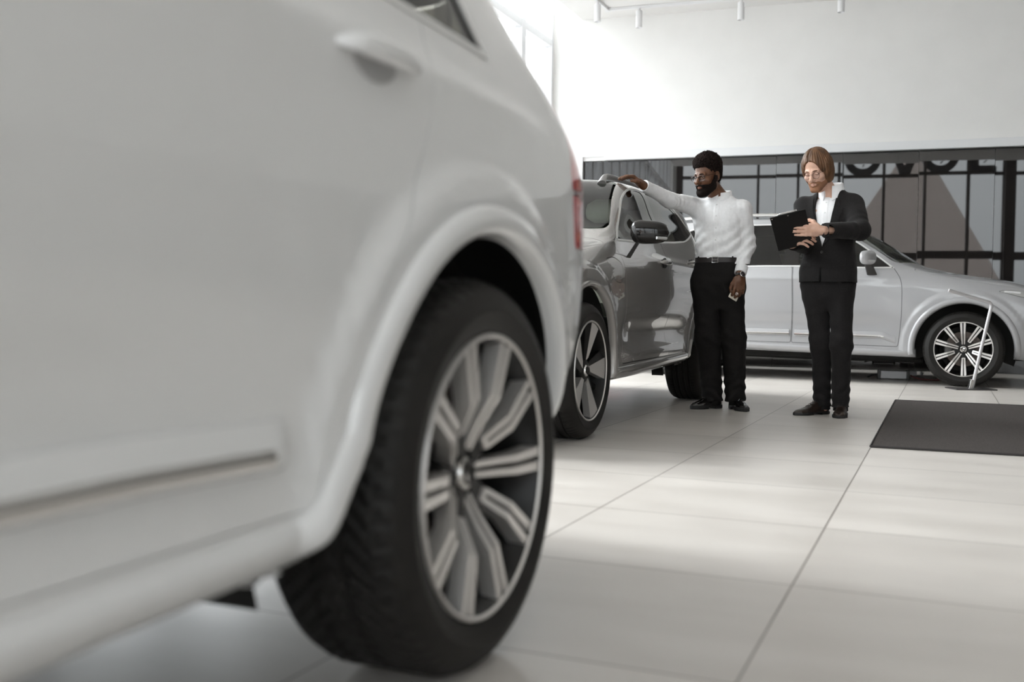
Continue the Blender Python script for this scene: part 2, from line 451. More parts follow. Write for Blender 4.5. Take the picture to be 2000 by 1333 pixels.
class Surf:
    def __init__(s, net, us, vs, hubs, flare):
        s.P = np.array(net, float); s.us, s.vs, s.hubs, s.flare = us, vs, hubs, flare; s.cache = {}
        s.ua, s.va = np.array(us, float), np.array(vs, float)
        s.Tu = pchip_t(s.P, s.ua); s.Tv = pchip_t(s.P.transpose(1, 0, 2), s.va).transpose(1, 0, 2)
    def ev(s, u, v):
        u, v = np.asarray(u, float), np.asarray(v, float)
        def seg(t, xs):
            t = np.clip(t, xs[0], xs[-1]); k = np.clip(np.searchsorted(xs, t, side='right')-1, 0, len(xs)-2)
            h = xs[k+1]-xs[k]; x = (t-xs[k])/h; x2 = x*x; x3 = x2*x
            return k, (2*x3-3*x2+1)[:, None], ((x3-2*x2+x)*h)[:, None], (3*x2-2*x3)[:, None], ((x3-x2)*h)[:, None]
        k, a0, a1, a2, a3 = seg(u, s.ua); j, b0, b1, b2, b3 = seg(v, s.va)
        def row(jj): return a0*s.P[k, jj]+a1*s.Tu[k, jj]+a2*s.P[k+1, jj]+a3*s.Tu[k+1, jj], a0*s.Tv[k, jj]+a2*s.Tv[k+1, jj]
        p0, t0 = row(j); p1, t1 = row(j+1)
        X = b0*p0+b1*t0+b2*p1+b3*t1
        w = 1-sstep(s.vs[4]+.04, s.vs[5]+.03, np.asarray(v, float))
        for hs, hz in s.hubs:
            r = np.hypot(X[:, 0]-hs, X[:, 2]-hz)
            X[:, 1] += s.flare*w*sstep(.60, .545, r)*(X[:, 1] > .6)
        if s.crease is not None: X[:, 1] += s.crease(X[:, 0], X[:, 2])*(X[:, 1] > .6)*w
        return X
    crease = None
    def nrm(s, u, v):
        d = 2e-3
        u0, u1 = np.clip(u-d, s.us[0], s.us[-1]), np.clip(u+d, s.us[0], s.us[-1])
        v0, v1 = np.clip(v-d, 0, 1), np.clip(v+d, 0, 1)
        n = np.cross(s.ev(u1, v)-s.ev(u0, v), s.ev(u, v1)-s.ev(u, v0))
        # u to the rear, v upward: outward = +y side
        n = -n
        L = np.linalg.norm(n, axis=1, keepdims=True); L[L < 1e-9] = 1
        return n/L
    def inv(s, pts, mode='side', vr=(0, .86), ur=None):
        """side: (s,z) -> (u,v); top: (s,y); """
        ax = {'side': (0, 2), 'top': (0, 1), 'front': (1, 2)}[mode]
        ur = ur or (s.us[2], s.us[-3])
        key = (mode, vr, ur)
        if key not in s.cache:
            gu, gv = np.meshgrid(np.linspace(*ur, 200), np.linspace(*vr, 110), indexing='ij')
            gu, gv = gu.ravel(), gv.ravel(); s.cache[key] = (gu, gv, s.ev(gu, gv)[:, ax])
        gu, gv, G = s.cache[key]
        pts = np.asarray(pts, float); out = np.zeros((len(pts), 2))
        for i in range(0, len(pts), 200):
            q = pts[i:i+200]
            j = ((G[None]-q[:, None])**2).sum(2).argmin(1)
            out[i:i+200, 0], out[i:i+200, 1] = gu[j], gv[j]
        u, v = out[:, 0].copy(), out[:, 1].copy()
        for _ in range(5):
            X = s.ev(u, v)[:, ax]; d = 1e-4
            Ju, Jv = (s.ev(u+d, v)[:, ax]-X)/d, (s.ev(u, v+d)[:, ax]-X)/d
            R = pts-X; det = Ju[:, 0]*Jv[:, 1]-Ju[:, 1]*Jv[:, 0]; det[np.abs(det) < 1e-6] = 1e-6
            du = (R[:, 0]*Jv[:, 1]-R[:, 1]*Jv[:, 0])/det; dv = (Ju[:, 0]*R[:, 1]-Ju[:, 1]*R[:, 0])/det
            u = np.clip(u+np.clip(du, -.05, .05), *ur); v = np.clip(v+np.clip(dv, -.04, .04), 0, 1)
        return np.stack([u, v], 1)
    def y_at(s, pts): 
        q = s.inv(pts); return s.ev(q[:, 0], q[:, 1])[:, 1]
def chaikin(poly, n=2, closed=True, keep=()):
    p = [np.array(q, float) for q in poly]
    for _ in range(n):
        o = []
        N = len(p)
        for i in range(N if closed else N-1):
            a, b = p[i], p[(i+1) % N]
            o += [a*.75+b*.25, a*.25+b*.75]
        if not closed: o = [p[0]]+o+[p[-1]]
        p = o
    return np.array(p)
def roundpoly(poly, r=.03, n=4):
    """closed polygon with corners rounded by radius-like cut r (per-vertex third value overrides)"""
    P = [np.array(q[:2], float) for q in poly]; R = [q[2] if len(q) > 2 else r for q in poly]
    out = []; N = len(P)
    for i in range(N):
        a, b, c = P[i-1], P[i], P[(i+1) % N]
        la, lc = np.linalg.norm(a-b), np.linalg.norm(c-b)
        d = min(R[i], la*.48, lc*.48)
        if d < 1e-4: out.append(b); continue
        p0, p1 = b+(a-b)/la*d, b+(c-b)/lc*d
        for k in range(n+1):
            t = k/n; out.append((1-t)**2*p0+2*t*(1-t)*b+t*t*p1)
    return np.array(out)
def resamp(P, d, closed=True):
    P = np.asarray(P, float); out = []; N = len(P)
    for i in range(N if closed else N-1):
        a, b = P[i], P[(i+1) % N]; L = np.linalg.norm(b-a); k = max(1, int(math.ceil(L/d)))
        for j in range(k): out.append(a+(b-a)*j/k)
    if not closed: out.append(P[-1])
    return np.array(out)
def offs(P, d):
    """inward offset (positive d shrinks) of a closed polygon"""
    P = np.asarray(P, float); N = len(P)
    ar = .5*np.sum(P[:, 0]*np.roll(P[:, 1], -1)-np.roll(P[:, 0], -1)*P[:, 1]); sg = 1 if ar > 0 else -1
    out = []
    for i in range(N):
        a, b, c = P[i-1], P[i], P[(i+1) % N]
        e0, e1 = b-a, c-b
        n0 = np.array([-e0[1], e0[0]])*sg; n1 = np.array([-e1[1], e1[0]])*sg
        n0 /= max(1e-9, np.linalg.norm(n0)); n1 /= max(1e-9, np.linalg.norm(n1))
        m = n0+n1; L = m@m
        out.append(b+m*(2*d/max(L, .8)))
    return np.array(out)
def inpoly(Q, P):
    x, y = Q[:, 0], Q[:, 1]; c = np.zeros(len(Q), bool)
    a, b = P, np.roll(P, -1, 0)
    for (x0, y0), (x1, y1) in zip(a, b):
        if y0 == y1: continue
        k = ((y0 > y) != (y1 > y)) & (x < (x1-x0)*(y-y0)/(y1-y0)+x0)
        c ^= k
    return c
def panel_mesh(name, S, uv, tris, side, mats, parent, flange=.012, shift=0.):
    """one panel (both normals analytic); side +1 / -1 mirrors"""
    used = np.unique(tris); rem = -np.ones(len(uv), int); rem[used] = np.arange(len(used))
    q = uv[used]; X = S.ev(q[:, 0], q[:, 1]); N = S.nrm(q[:, 0], q[:, 1]); T = rem[tris]
    X = X+N*shift
    # orient triangles with the normal
    fn = np.cross(X[T[:, 1]]-X[T[:, 0]], X[T[:, 2]]-X[T[:, 0]])
    ok = (fn*N[T[:, 0]]).sum(1) >= 0
    T[~ok] = T[~ok][:, ::-1]
    good = np.linalg.norm(fn, axis=1) > 1e-10
    T = T[good]
    V, NN, F = X, N, [tuple(t) for t in T]
    if flange:
        ed = {}
        for t in T:
            for i in range(3):
                a, b = int(t[i]), int(t[(i+1) % 3]); ed[(a, b)] = 1
        bd = [e for e in ed if (e[1], e[0]) not in ed]
        bd = [e for e in bd if not (abs(X[e[0], 1]) < 1e-3 and abs(X[e[1], 1]) < 1e-3)]
        if bd:
            n0 = len(V); vv = []; nn = []
            for a, b in bd:
                ou = np.cross(X[b]-X[a], N[a]); L = np.linalg.norm(ou); ou = ou/L if L > 1e-12 else N[a]
                k = n0+len(vv)
                vv += [X[a], X[b], X[b]-N[b]*flange, X[a]-N[a]*flange]; nn += [ou]*4
                F.append((k+1, k, k+3, k+2))
            V = np.vstack([V, vv]); NN = np.vstack([NN, nn])
    if side < 0:
        V = V*[1, -1, 1]; NN = NN*[1, -1, 1]; F = [f[::-1] for f in F]
    me = bpy.data.meshes.new(name)
    me.from_pydata(V.tolist(), [], F)
    me.polygons.foreach_set('use_smooth', [True]*len(me.polygons))
    me.normals_split_custom_set_from_vertices(NN.tolist())
    for m in (mats if isinstance(mats, list) else [mats]): me.materials.append(MATS[m])
    o = bpy.data.objects.new(name, me); COL.objects.link(o); o.parent = parent
    return o

# control net of a large estate-like SUV: columns along the length, rows from sill to roof centre
def base_net():
    K = []
    def c(*pts): K.append(pts)
    Z = [.30, .36, .50, .72, .92]
    c((-.80, 0, .24), (-.85, 0, .33), (-.875, 0, .50), (-.875, 0, .70), (-.86, 0, .88), (-.82, 0, .955), (-.76, 0, .985), (-.73, 0, .995), (-.71, 0, 1.0), (-.70, 0, 1.0))
    c((-.78, .45, .24), (-.83, .45, .33), (-.855, .46, .50), (-.855, .46, .70), (-.84, .46, .88), (-.80, .45, .95), (-.74, .42, .98), (-.71, .36, .99), (-.70, .22, .998), (-.70, 0, 1.0))
    c((-.66, .72, .25), (-.72, .76, .33), (-.745, .79, .50), (-.73, .80, .70), (-.70, .79, .86), (-.67, .745, .93), (-.63, .66, .965), (-.62, .52, .99), (-.62, .28, 1.005), (-.62, 0, 1.01))
    c((-.45, .82, .28), (-.46, .87, .36), (-.465, .90, .50), (-.46, .915, .72), (-.45, .895, .89), (-.44, .835, .965), (-.43, .725, 1.01), (-.42, .56, 1.035), (-.42, .30, 1.05), (-.42, 0, 1.055))
    c((0, .86, .28), (0, .925, .36), (0, .935, .50), (0, .94, .72), (0, .932, .93), (0, .875, 1.035), (0, .77, 1.075), (0, .60, 1.10), (0, .30, 1.115), (0, 0, 1.12))
    c((.50, .865, .275), (.50, .925, .33), (.50, .925, .50), (.50, .935, .72), (.50, .93, .97), (.50, .885, 1.122), (.50, .862, 1.152), (.48, .80, 1.172), (.38, .40, 1.192), (.36, 0, 1.195))
    c((.66, .865, .277), (.66, .924, .332), (.66, .920, .50), (.66, .933, .72), (.66, .93, .975), (.66, .886, 1.142), (.66, .863, 1.190), (.66, .832, 1.228), (.66, .44, 1.330), (.65, 0, 1.360))
    c((.80, .865, .278), (.80, .923, .333), (.80, .917, .50), (.80, .931, .72), (.80, .93, .978), (.80, .886, 1.152), (.80, .847, 1.236), (.80, .799, 1.322), (.80, .42, 1.420), (.78, 0, 1.448))
    c((1.0, .865, .28), (1.0, .922, .335), (1.0, .915, .50), (1.0, .93, .72), (1.0, .93, .98), (1.0, .886, 1.165), (1.0, .822, 1.305), (1.0, .745, 1.450), (.98, .40, 1.535), (.96, 0, 1.555))
    c((1.5, .865, .29), (1.5, .922, .345), (1.5, .915, .50), (1.5, .93, .72), (1.5, .93, .99), (1.5, .885, 1.19), (1.5, .805, 1.43), (1.49, .675, 1.665), (1.47, .36, 1.715), (1.46, 0, 1.725))
    c((2.2, .865, .305), (2.2, .922, .36), (2.2, .915, .50), (2.2, .93, .72), (2.2, .932, .99), (2.2, .885, 1.205), (2.2, .80, 1.45), (2.2, .655, 1.70), (2.2, .36, 1.75), (2.2, 0, 1.76))
    c((2.9, .865, .32), (2.9, .922, .37), (2.9, .925, .50), (2.9, .938, .72), (2.9, .930, .99), (2.9, .875, 1.205), (2.9, .785, 1.45), (2.9, .64, 1.685), (2.9, .35, 1.735), (2.9, 0, 1.745))
    c((3.36, .79, .37), (3.37, .855, .41), (3.385, .895, .52), (3.39, .914, .74), (3.385, .904, .99), (3.36, .843, 1.20), (3.32, .742, 1.44), (3.36, .60, 1.655), (3.38, .33, 1.705), (3.39, 0, 1.715))
    c((3.60, .735, .40), (3.63, .805, .44), (3.66, .857, .54), (3.67, .882, .76), (3.655, .880, 1.0), (3.59, .827, 1.185), (3.46, .702, 1.41), (3.50, .565, 1.61), (3.56, .32, 1.655), (3.58, 0, 1.665))
    c((3.80, .635, .43), (3.85, .70, .47), (3.90, .75, .57), (3.895, .777, .77), (3.865, .785, 1.0), (3.79, .738, 1.165), (3.64, .622, 1.37), (3.64, .505, 1.56), (3.72, .30, 1.605), (3.75, 0, 1.61))
    c((3.97, .42, .44), (4.02, .45, .48), (4.07, .48, .58), (4.05, .49, .78), (4.01, .48, 1.0), (3.94, .45, 1.16), (3.82, .41, 1.35), (3.78, .35, 1.54), (3.80, .22, 1.585), (3.80, 0, 1.59))
    c((3.99, 0, .44), (4.04, 0, .48), (4.085, 0, .58), (4.065, 0, .78), (4.025, 0, 1.0), (3.955, 0, 1.16), (3.83, 0, 1.35), (3.79, 0, 1.54), (3.80, 0, 1.58), (3.80, 0, 1.59))
    return np.array(K, float)
US = [0, .18, .42, .66, 1.12, 1.62, 1.79, 1.935, 2.15, 2.66, 3.36, 4.06, 4.56, 4.84, 5.06, 5.36, 5.6]
VS = [0, .05, .13, .26, .40, .52, .66, .82, .92, 1.0]
def arc(c, r, a0, a1, n=24): return [(c[0]+r*math.cos(math.radians(a0+(a1-a0)*k/n)), c[1]+r*math.sin(math.radians(a0+(a1-a0)*k/n))) for k in range(n+1)]

def build_car(root, cfg):
    net = base_net()
    if cfg.get('smap'): net[:, :, 0] = np.interp(net[:, :, 0], *cfg['smap'])
    if cfg.get('zmap'): net[:, :, 2] = np.interp(net[:, :, 2], *cfg['zmap'])
    for (k_, i_), dz_ in cfg.get('net_edit', {}).items(): net[k_, i_, 2] += dz_
    if cfg.get('yscale'): net[:, :, 1] *= cfg['yscale']
    WB, HZ = cfg['wb'], cfg['hz']
    hubs = [(0, HZ), (WB, HZ)]
    S = Surf(net, US, VS, hubs, cfg.get('flare', .016))
    S.crease = cfg.get('crease')
    paint = cfg['paint']
    # ---- outlines in the side view (s, z)
    def arch_loop(h, front):
        R = .456
        if front: L = [(h[0]-.42, .20)]+arc(h, R, 186, -8, 40)+[(h[0]+.455, .20)]
        else: L = [(h[0]-.66, .20), (h[0]-.60, .315), (h[0]-.53, .36)]+arc(h, R, 170, -8, 40)+[(h[0]+.44, .20)]
        return L
    loops = []     # (name, outer side outline, gap, kind)
    D = cfg['doors']
    for nm, P in D: loops.append((nm, resamp(roundpoly(P, .05), .03), cfg.get('door_gap', .0022), 'panel'))
    glassdlo = resamp(roundpoly(cfg['dlo'], .04), .03)
    panes = [(nm, resamp(roundpoly(P, .03), .03), mt) for nm, P, mt in cfg['panes']]
    uvl = []       # list of (tag, uv loop)
    def uvside(P): return S.inv(P)
    regions = []   # (name, kind, outer uv, inner uv, material)
    for nm, P, gap, kd in loops:
        regions.append((nm, 'panel', uvside(offs(P, -gap)), uvside(offs(P, gap)), paint))
    chrome_w = cfg.get('chrome_w', .014)
    regions.append(('window_surround', 'ring', uvside(glassdlo), uvside(offs(glassdlo, chrome_w)), cfg['surround']))
    for nm, P, mt in panes: regions.append((nm, 'glass', uvside(P), None, mt))
    for h, fr in ((hubs[0], True), (hubs[1], False)):
        a = np.array(arch_loop(h, fr))
        a = resamp(a, .03); q = S.inv(a); 
        low = a[:, 1] < .30
        q[low, 1] = np.minimum(q[low, 1], -.02+0*q[low, 1])
        regions.append(('arch', 'hole', q, None, None))
    def uvloop(pts, d=.02): return resamp(np.array(pts, float), d)
    for nm, mt, pts, gap in cfg['uvpanels']:
        P = resamp(roundpoly(pts, .02), .02)
        # keep points on the centre line exactly at v = 1 (or beyond)
        regions.append((nm, 'panel' if gap else 'flush', offs(P, -gap*1.0), offs(P, gap*1.0) if gap else None, mt))
    # ---- triangulate the whole half body in (u, v)
    sv = 2.4       # v scale for even triangles
    V = []; E = []
    def addloop(P, closed=True):
        P = np.clip(P, [US[0], 0], [US[-1], 1])
        o = len(V); V.extend(P.tolist()); n = len(P)
        E.extend([(o+i, o+(i+1) % n) for i in range(n)])
    rect = resamp(np.array([(US[0], 0), (US[-1], 0), (US[-1], 1), (US[0], 1)]), .04)
    addloop(rect)
    for r in regions:
        addloop(r[2]); 
        if r[3] is not None: addloop(r[3])
    con = np.array(V)*[1, sv]
    g = cfg.get('res', .028)
    gu, gv = np.meshgrid(np.arange(US[0]+g, US[-1], g), np.arange(g*.8, sv-g*.4, g*.8)/sv, indexing='ij')
    G = np.stack([gu.ravel(), gv.ravel()], 1); G2 = G*[1, sv]
    keep = np.ones(len(G), bool)
    for i in range(0, len(G), 2000):
        d = ((G2[i:i+2000, None]-con[None])**2).sum(2).min(1); keep[i:i+2000] = d > (g*.45)**2
    allv = V+G[keep].tolist()
    res = delaunay_2d_cdt([Vector((a, b*sv)) for a, b in allv], E, [], 0, 1e-6)
    uv = np.array([(v.x, v.y/sv) for v in res[0]]); tris = np.array([f for f in res[2] if len(f) == 3], int)
    cen = uv[tris].mean(1)
    owner = np.full(len(tris), 'body_shell', dtype=object); 
    liner = np.ones(len(tris), bool)
    mats = {'body_shell': paint}; kinds = {'body_shell': 'panel'}
    for nm, kd, o, i, mt in regions:
        ino = inpoly(cen, np.clip(o, [US[0], -.5], [US[-1], 1]))
        mats[nm] = mt; kinds[nm] = kd
        if kd == 'hole': owner[ino] = ''; liner[ino] = False
        elif kd == 'panel':
            owner[ino] = ''; owner[inpoly(cen, np.clip(i, [US[0], -.5], [US[-1], 1]))] = nm
            if mt.endswith('_glass'): liner[ino] = False
        elif kd == 'flush': owner[ino] = nm
        elif kd == 'ring':
            owner[ino] = nm; owner[inpoly(cen, i)] = 'window_pillar'; liner[ino] = False
            mats['window_pillar'] = 'gloss_black'; kinds['window_pillar'] = 'panel'
        elif kd == 'glass': owner[ino] = nm
    out = {}
    for nm in [n for n in mats if n != '']:
        k = owner == nm
        if not k.any() or mats[nm] is None: continue
        for side in (1, -1):
            sh = {'glass': -.003, 'flush': 0., 'ring': .004}.get(kinds[nm], 0.)
            fl = 0. if kinds[nm] == 'glass' or mats[nm].endswith('_glass') else .012
            out[nm, side] = panel_mesh(cfg.get('rename', {}).get(nm, nm), S, uv, tris[k].copy(), side, mats[nm], root, fl, sh)
    # dark inner skin behind the gaps
    for side in (1, -1): panel_mesh('inner_skin', S, uv, tris[liner].copy(), side, 'liner_black', root, 0, -.022)
    # ---- flared lips round the wheel openings
    for hi, h in enumerate(hubs):
        R_ = .456
        if hi == 0 or not cfg.get('sweep', True): path = arc(h, R_, 188, -8, 60)
        else: path = [(h[0]-.615, .300), (h[0]-.575, .333), (h[0]-.525, .375)]+arc(h, R_, 166, -8, 60)
        path = chaikin(resamp(path, .03, False), 2, False)
        tg = np.gradient(path, axis=0); tg /= np.linalg.norm(tg, axis=1, keepdims=True)
        nr = np.stack([-tg[:, 1], tg[:, 0]], 1)
        ro = .508 if cfg.get('big_lip', True) else .482
        prof = [(.447, -.022), (.451, -.008), (.456, .008), (.466, .0155), (.482, .017), (ro-.006, .013), (ro, .003), (ro+.001, -.006)]
        allp = np.array([path[k]+nr[k]*(r-R_) for k in range(len(path)) for r, _ in prof])
        ally = S.y_at(np.clip(allp, [-9, .31], [9, 9])).reshape(len(path), -1)
        for side in (1, -1):
            rings = []
            for k in range(len(path)):
                pts = allp[k*len(prof):(k+1)*len(prof)]
                yy = ally[k].copy(); yb = yy[4]
                yy[0] = yb if abs(yy[0]-yb) > .03 else yy[0]; yy[1] = yb if abs(yy[1]-yb) > .03 else yy[1]
                rings.append([(x, side*(y+d), z) for (x, z), y, (_, d) in zip(pts, yy, prof)])
            m = MB(); m.loft(rings, cap=False, closed_ring=False)
            o = m.build('wheel_arch_trim', paint, root, angle=50)
            # wheel well
            m = MB(); M = Matrix.Translation((h[0], 0, h[1]))
            m.lathe([(.475, side*.62), (.475, side*(float(yb)-.03))], 40, M, a0=math.radians(-14), a1=math.radians(200))
            m.lathe([(.0, side*.62), (.475, side*.62)], 40, M, a0=math.radians(-14), a1=math.radians(200))
            m.build('wheel_well', 'well_black', root)
    # ---- underbody
    m = MB(); m.box((WB/2, 0, .285), (WB-.95, 1.12, .11)); m.box((WB/2, 0, .328), (WB-.95, 1.62, .02)); m.box((-.62, 0, .31), (.34, 1.25, .10)); m.box((WB+.66, 0, .40), (.5, 1.3, .08))  # wide thin plate added to block light and darken the floor below
    m.tube([(.4, .45, .235), (1.6, .42, .235), (2.4, .5, .25)], .035, 10)
    m.box((0, 0, .33), (.25, 1.2, .1)); m.box((WB, 0, .36), (.25, 1.2, .12))
    m.build('underbody', 'well_black', root, bevel=.02)
    # ---- sill blade and door moulding
    for side in (1, -1):
        sl = cfg['sill']        # (s0,s1, z function)
        ss = np.linspace(sl[0], sl[1], 40); rings = []
        for s_ in ss:
            zb = np.interp(s_, sl[2], sl[3]); yb = float(np.interp(s_, [sl[0], sl[0]+.06, sl[1]-.06, sl[1]], [.885, .925, .925, .90]))
            rings.append([(s_, side*(yb-.10), zb+.085), (s_, side*(yb-.006), zb+.075), (s_, side*(yb+.012), zb+.058), (s_, side*(yb+.014), zb+.045), (s_, side*(yb-.004), zb+.012), (s_, side*(yb-.03), zb+.001), (s_, side*(yb-.13), zb)])
        m = MB(); m.loft(rings, cap=True); m.build('sill', cfg.get('sill_paint', paint), root, angle=40)
        if cfg.get('moulding'):
            s0, s1, zf = cfg['moulding']
            ss = np.concatenate([np.linspace(s0, s0+.12, 10), np.linspace(s0+.14, s1-.05, 30), np.linspace(s1-.045, s1, 6)])
            rings = []; cr = []
            pts = np.array([(s_, zf(s_)) for s_ in ss]); yy = S.y_at(pts)
            gapx = cfg['doorgap']
            for (s_, z), y in zip(pts, yy):
                t = float(np.interp(s_, [s0, s0+.10, s1-.03, s1], [.25, 1, 1, .35])); y += .002
                rings.append([(s_, side*(y-.01), z+.040), (s_, side*(y+.004*t), z+.038), (s_, side*(y+.017*t), z+.012), (s_, side*(y+.020*t), z+.004), (s_, side*(y+.019*t), z-.020), (s_, side*(y+.012*t), z-.026), (s_, side*(y-.01), z-.036)])
                if s0+.10 < s_ < s1-.04: cr.append([(s_, side*(y+.014), z+.010), (s_, side*(y+.019), z+.004), (s_, side*(y+.0245), z-.006), (s_, side*(y+.0225), z-.019), (s_, side*(y+.012), z-.020)])
            for k in (0, 1):
                sel = [r for r in rings if (r[0][0] < gapx-.002) == (k == 0)]
                if len(sel) < 2: continue
                m = MB(); m.loft(sel, cap=True); mo = m.build('door_moulding', paint, out[('front_door', side) if k == 0 else ('rear_door', side)], angle=50)
                sel = [r for r in cr if (r[0][0] < gapx-.002) == (k == 0)]
                m = MB(); m.loft(sel, cap=True); c_ = m.build('chrome_strip', 'chrome', mo, angle=50); c_['label'] = 'chrome strip'
    # ---- door handles
    for nm, hs, hz in cfg['handles']:
        y = float(S.y_at(np.array([(hs, hz)]))[0])
        for side in (1, -1):
            m = MB(); L = .115
            rings = []
            for t in np.linspace(-1, 1, 21):
                e_ = max(.02, (1-abs(t)**3.2))**.5
                cy = y+.030-.012*t*t-.022*max(0, abs(t)-.78)/.22
                rings.append([(hs+L*t, side*(cy+.011*e_*math.cos(a)), hz+.004*t+.019*e_*math.sin(a)) for a in np.linspace(0, 2*PI, 14, endpoint=False)])
            m.loft(rings); ho = m.build('handle', cfg.get('handle_mat', paint), out[nm, side], angle=60)
            m = MB(); rings = []
            for r, dd in ((1., -.002), (1., .002), (.94, .0035), (.8, .003), (.4, .0025), (.02, .002)):
                rings.append([(hs-.005+.062*r*math.cos(a), side*(y+dd), hz-.006+.036*r*math.sin(a)) for a in np.linspace(0, 2*PI, 24, endpoint=False)])
            m.loft(rings, cap=False); m.build('handle_recess_shade', cfg.get('recess_mat', 'satin_black'), out[nm, side], angle=60)  # raised disc on the door; its darker colour paints a hollow's shade
    # ---- mirrors
    ms, mz = cfg['mirror']
    for side in (1, -1):
        y0 = float(S.y_at(np.array([(ms, mz-.10)]))[0])+cfg.get('mirror_out', 0.)
        rings = []
        for t in np.linspace(0, 1, 19):     # outward along y
            w = math.sin(PI*min(1, .18+.82*t)**1.0) if False else (1-(2*t-1)**4)**.5 if 0 < t < 1 else .05
            hgt = .078*w*(1.0-.18*t); dep = .085*w*(1-.25*t)
            cx, cz = ms+.02+.05*t, mz+.095-.005*t
            ring = []
            for a in np.linspace(0, 2*PI, 24, endpoint=False):
                ca, sa = math.cos(a), math.sin(a)
                ex = abs(ca)**.75*math.copysign(1, ca); ez = abs(sa)**.75*math.copysign(1, sa)
                fx = dep*ex*(1.0 if ex < 0 else .62)
                ring.append((cx+fx, side*(y0+.055+.225*t), cz+hgt*ez))
            rings.append(ring)
        m = MB(); m.loft(rings)
        mo = m.build('wing_mirror', cfg['mirror_mat'], root, angle=60)
        m = MB()
        rings = []
        for t in (0, .35, .7, 1):
            cx, cy, cz = ms+.005+.030*t, y0-cfg.get('mirror_out', 0.)-.02+(.125+cfg.get('mirror_out', 0.))*t, mz-.080+.125*t
            rings.append([(cx+(.050-.012*t)*math.cos(a), side*(cy+.012*math.sin(a)), cz+.024*math.sin(a)) for a in np.linspace(0, 2*PI, 16, endpoint=False)])
        m.loft(rings); m.build('mirror_arm', 'satin_black', mo, angle=60)
        m = MB(); m.box((ms+.058, side*(y0+.165), mz+.092), (.006, .165, .10)); m.build('mirror_glass', 'chrome', mo, bevel=.003)
        m = MB(); m.loft([[(ms-.05+.06*t, side*(y0+.232+.045*t+dy), mz+.052+dz) for dy, dz in ((0, .008), (.008, .004), (.008, -.006), (0, -.010))] for t in np.linspace(0, 1, 6)])
        m.build('indicator', 'lamp_clear', mo)
    # ---- roof rails
    if cfg.get('rails'):
        s0, s1 = cfg['rails']
        for side in (1, -1):
            ss = np.linspace(s0, s1, 30); pts = []
            q = S.ev(np.interp(ss, S.P[:, 7, 0], US), np.full(30, .865))
            m = MB()
            n_ = len(ss); lift = [cfg.get('rail_lift', .05)*min(1, (k/2.2)**.8 if k < 3 else 1, ((n_-1-k)/2.2)**.8 if k > n_-4 else 1) for k in range(n_)]
            m.tube([(a[0], side*a[1], a[2]+l-.008) for a, l in zip(q, lift)], [.017+.012*max(0, 1-l/cfg.get('rail_lift', .05)) for l in lift], 12, sx=1, sy=1.25)
            m.build('roof_rail', cfg.get('rail_mat', 'satin_black'), root)
    # ---- lamps: chrome and dark insides already cut as panels; number-free grille
    m = MB()
    fx = S.ev(np.zeros(1)+.01, np.array([.33]))[0]
    m.box((fx[0]+.005, 0, .70), (.05, .78, .30)); g_ = m.build('grille', 'gloss_black', root, bevel=.03)
    m = MB()
    for k in range(-8, 9): m.box((fx[0]-.022, k*.044, .70), (.012, .012, .26))
    m.build('grille_bar', 'chrome', g_)
    for side in (1, -1):
        q = S.ev(np.array([.62, .70, .76]), np.array([.45, .445, .44])); nn_ = S.nrm(np.array([.62, .70, .76]), np.array([.45, .445, .44]))
        m = MB(); m.tube([(a[0]+n_[0]*.001, side*(a[1]+n_[1]*.001), a[2]) for a, n_ in zip(q, nn_)], .009, 8)
        if ('headlight', side) in out: m.build('light_bar', 'lamp_white', out['headlight', side])
    # ---- cabin
    cab = cfg['cabin']
    m = MB(); m.box(((cab[0]+cab[1])/2, 0, .62), (cab[1]-cab[0], 1.5, .06)); m.box((cab[0]+.05, 0, .96), (.30, 1.45, .16)); m.box((cab[0]+.14, 0, 1.04), (.18, 1.30, .08))
    m.build('dashboard', 'cabin_dark', root, bevel=.04)
    def seat(s_, y_, w=.46):
        m = MB()
        m.loft([[(s_-.30+dx, y_+w*.5*yy, z) for dx, yy in ((0, -1), (.5, -1), (.52, -.8), (.52, .8), (.5, 1), (0, 1), (-.03, .8), (-.03, -.8))] for z in (.66, .74, .80)])
        rings = []
        for t in np.linspace(0, 1, 8):
            hw = w*.5*(1-.25*t*t); th_ = .075-.02*t
            cx, cz = s_+.18+.20*t, .74+.60*t
            rings.append([(cx+th_*ca, y_+hw*sa, cz) for ca, sa in [(math.copysign(abs(math.cos(a))**.6, math.cos(a)), math.copysign(abs(math.sin(a))**.6, math.sin(a))) for a in np.linspace(0, 2*PI, 16, endpoint=False)]])
        m.loft(rings)
        rings = []
        for t in np.linspace(0, 1, 6):
            e_ = max(.2, 1-(2*t-1)**4)**.5
            rings.append([(s_+.395+.02*t+.05*e_*math.cos(a), y_+.13*e_*math.sin(a), 1.38+.17*t) for a in np.linspace(0, 2*PI, 14, endpoint=False)])
        m.loft(rings)
        return m.build('seat', 'seat_light', root, angle=60)
    hs_ = cfg.get('seat_s', (1.35, 2.25))
    zf = cfg.get('seat_z', 0)
    for s_ in hs_:
        for y_ in (-.40, .40):
            o = seat(s_, y_); o.location.z = zf
    m = MB(); 
    M = Matrix.Translation((cab[0]+.42, cfg.get('wheel_y', .40), 1.02+zf)) @ Matrix.Rotation(math.radians(65), 4, 'Y')
    m.tube([M @ Vector((.18*math.cos(a), .18*math.sin(a), 0)) for a in np.linspace(0, 2*PI, 28, endpoint=False)], .014, 8, closed=True)
    m.tube([M @ Vector((-.17, 0, 0)), M @ Vector((.17, 0, 0))], .018, 8); m.tube([M @ Vector((0, 0, -.25)), M @ Vector((0, 0, 0))], .03, 10)
    m.build('steering_wheel', 'cabin_dark', root)
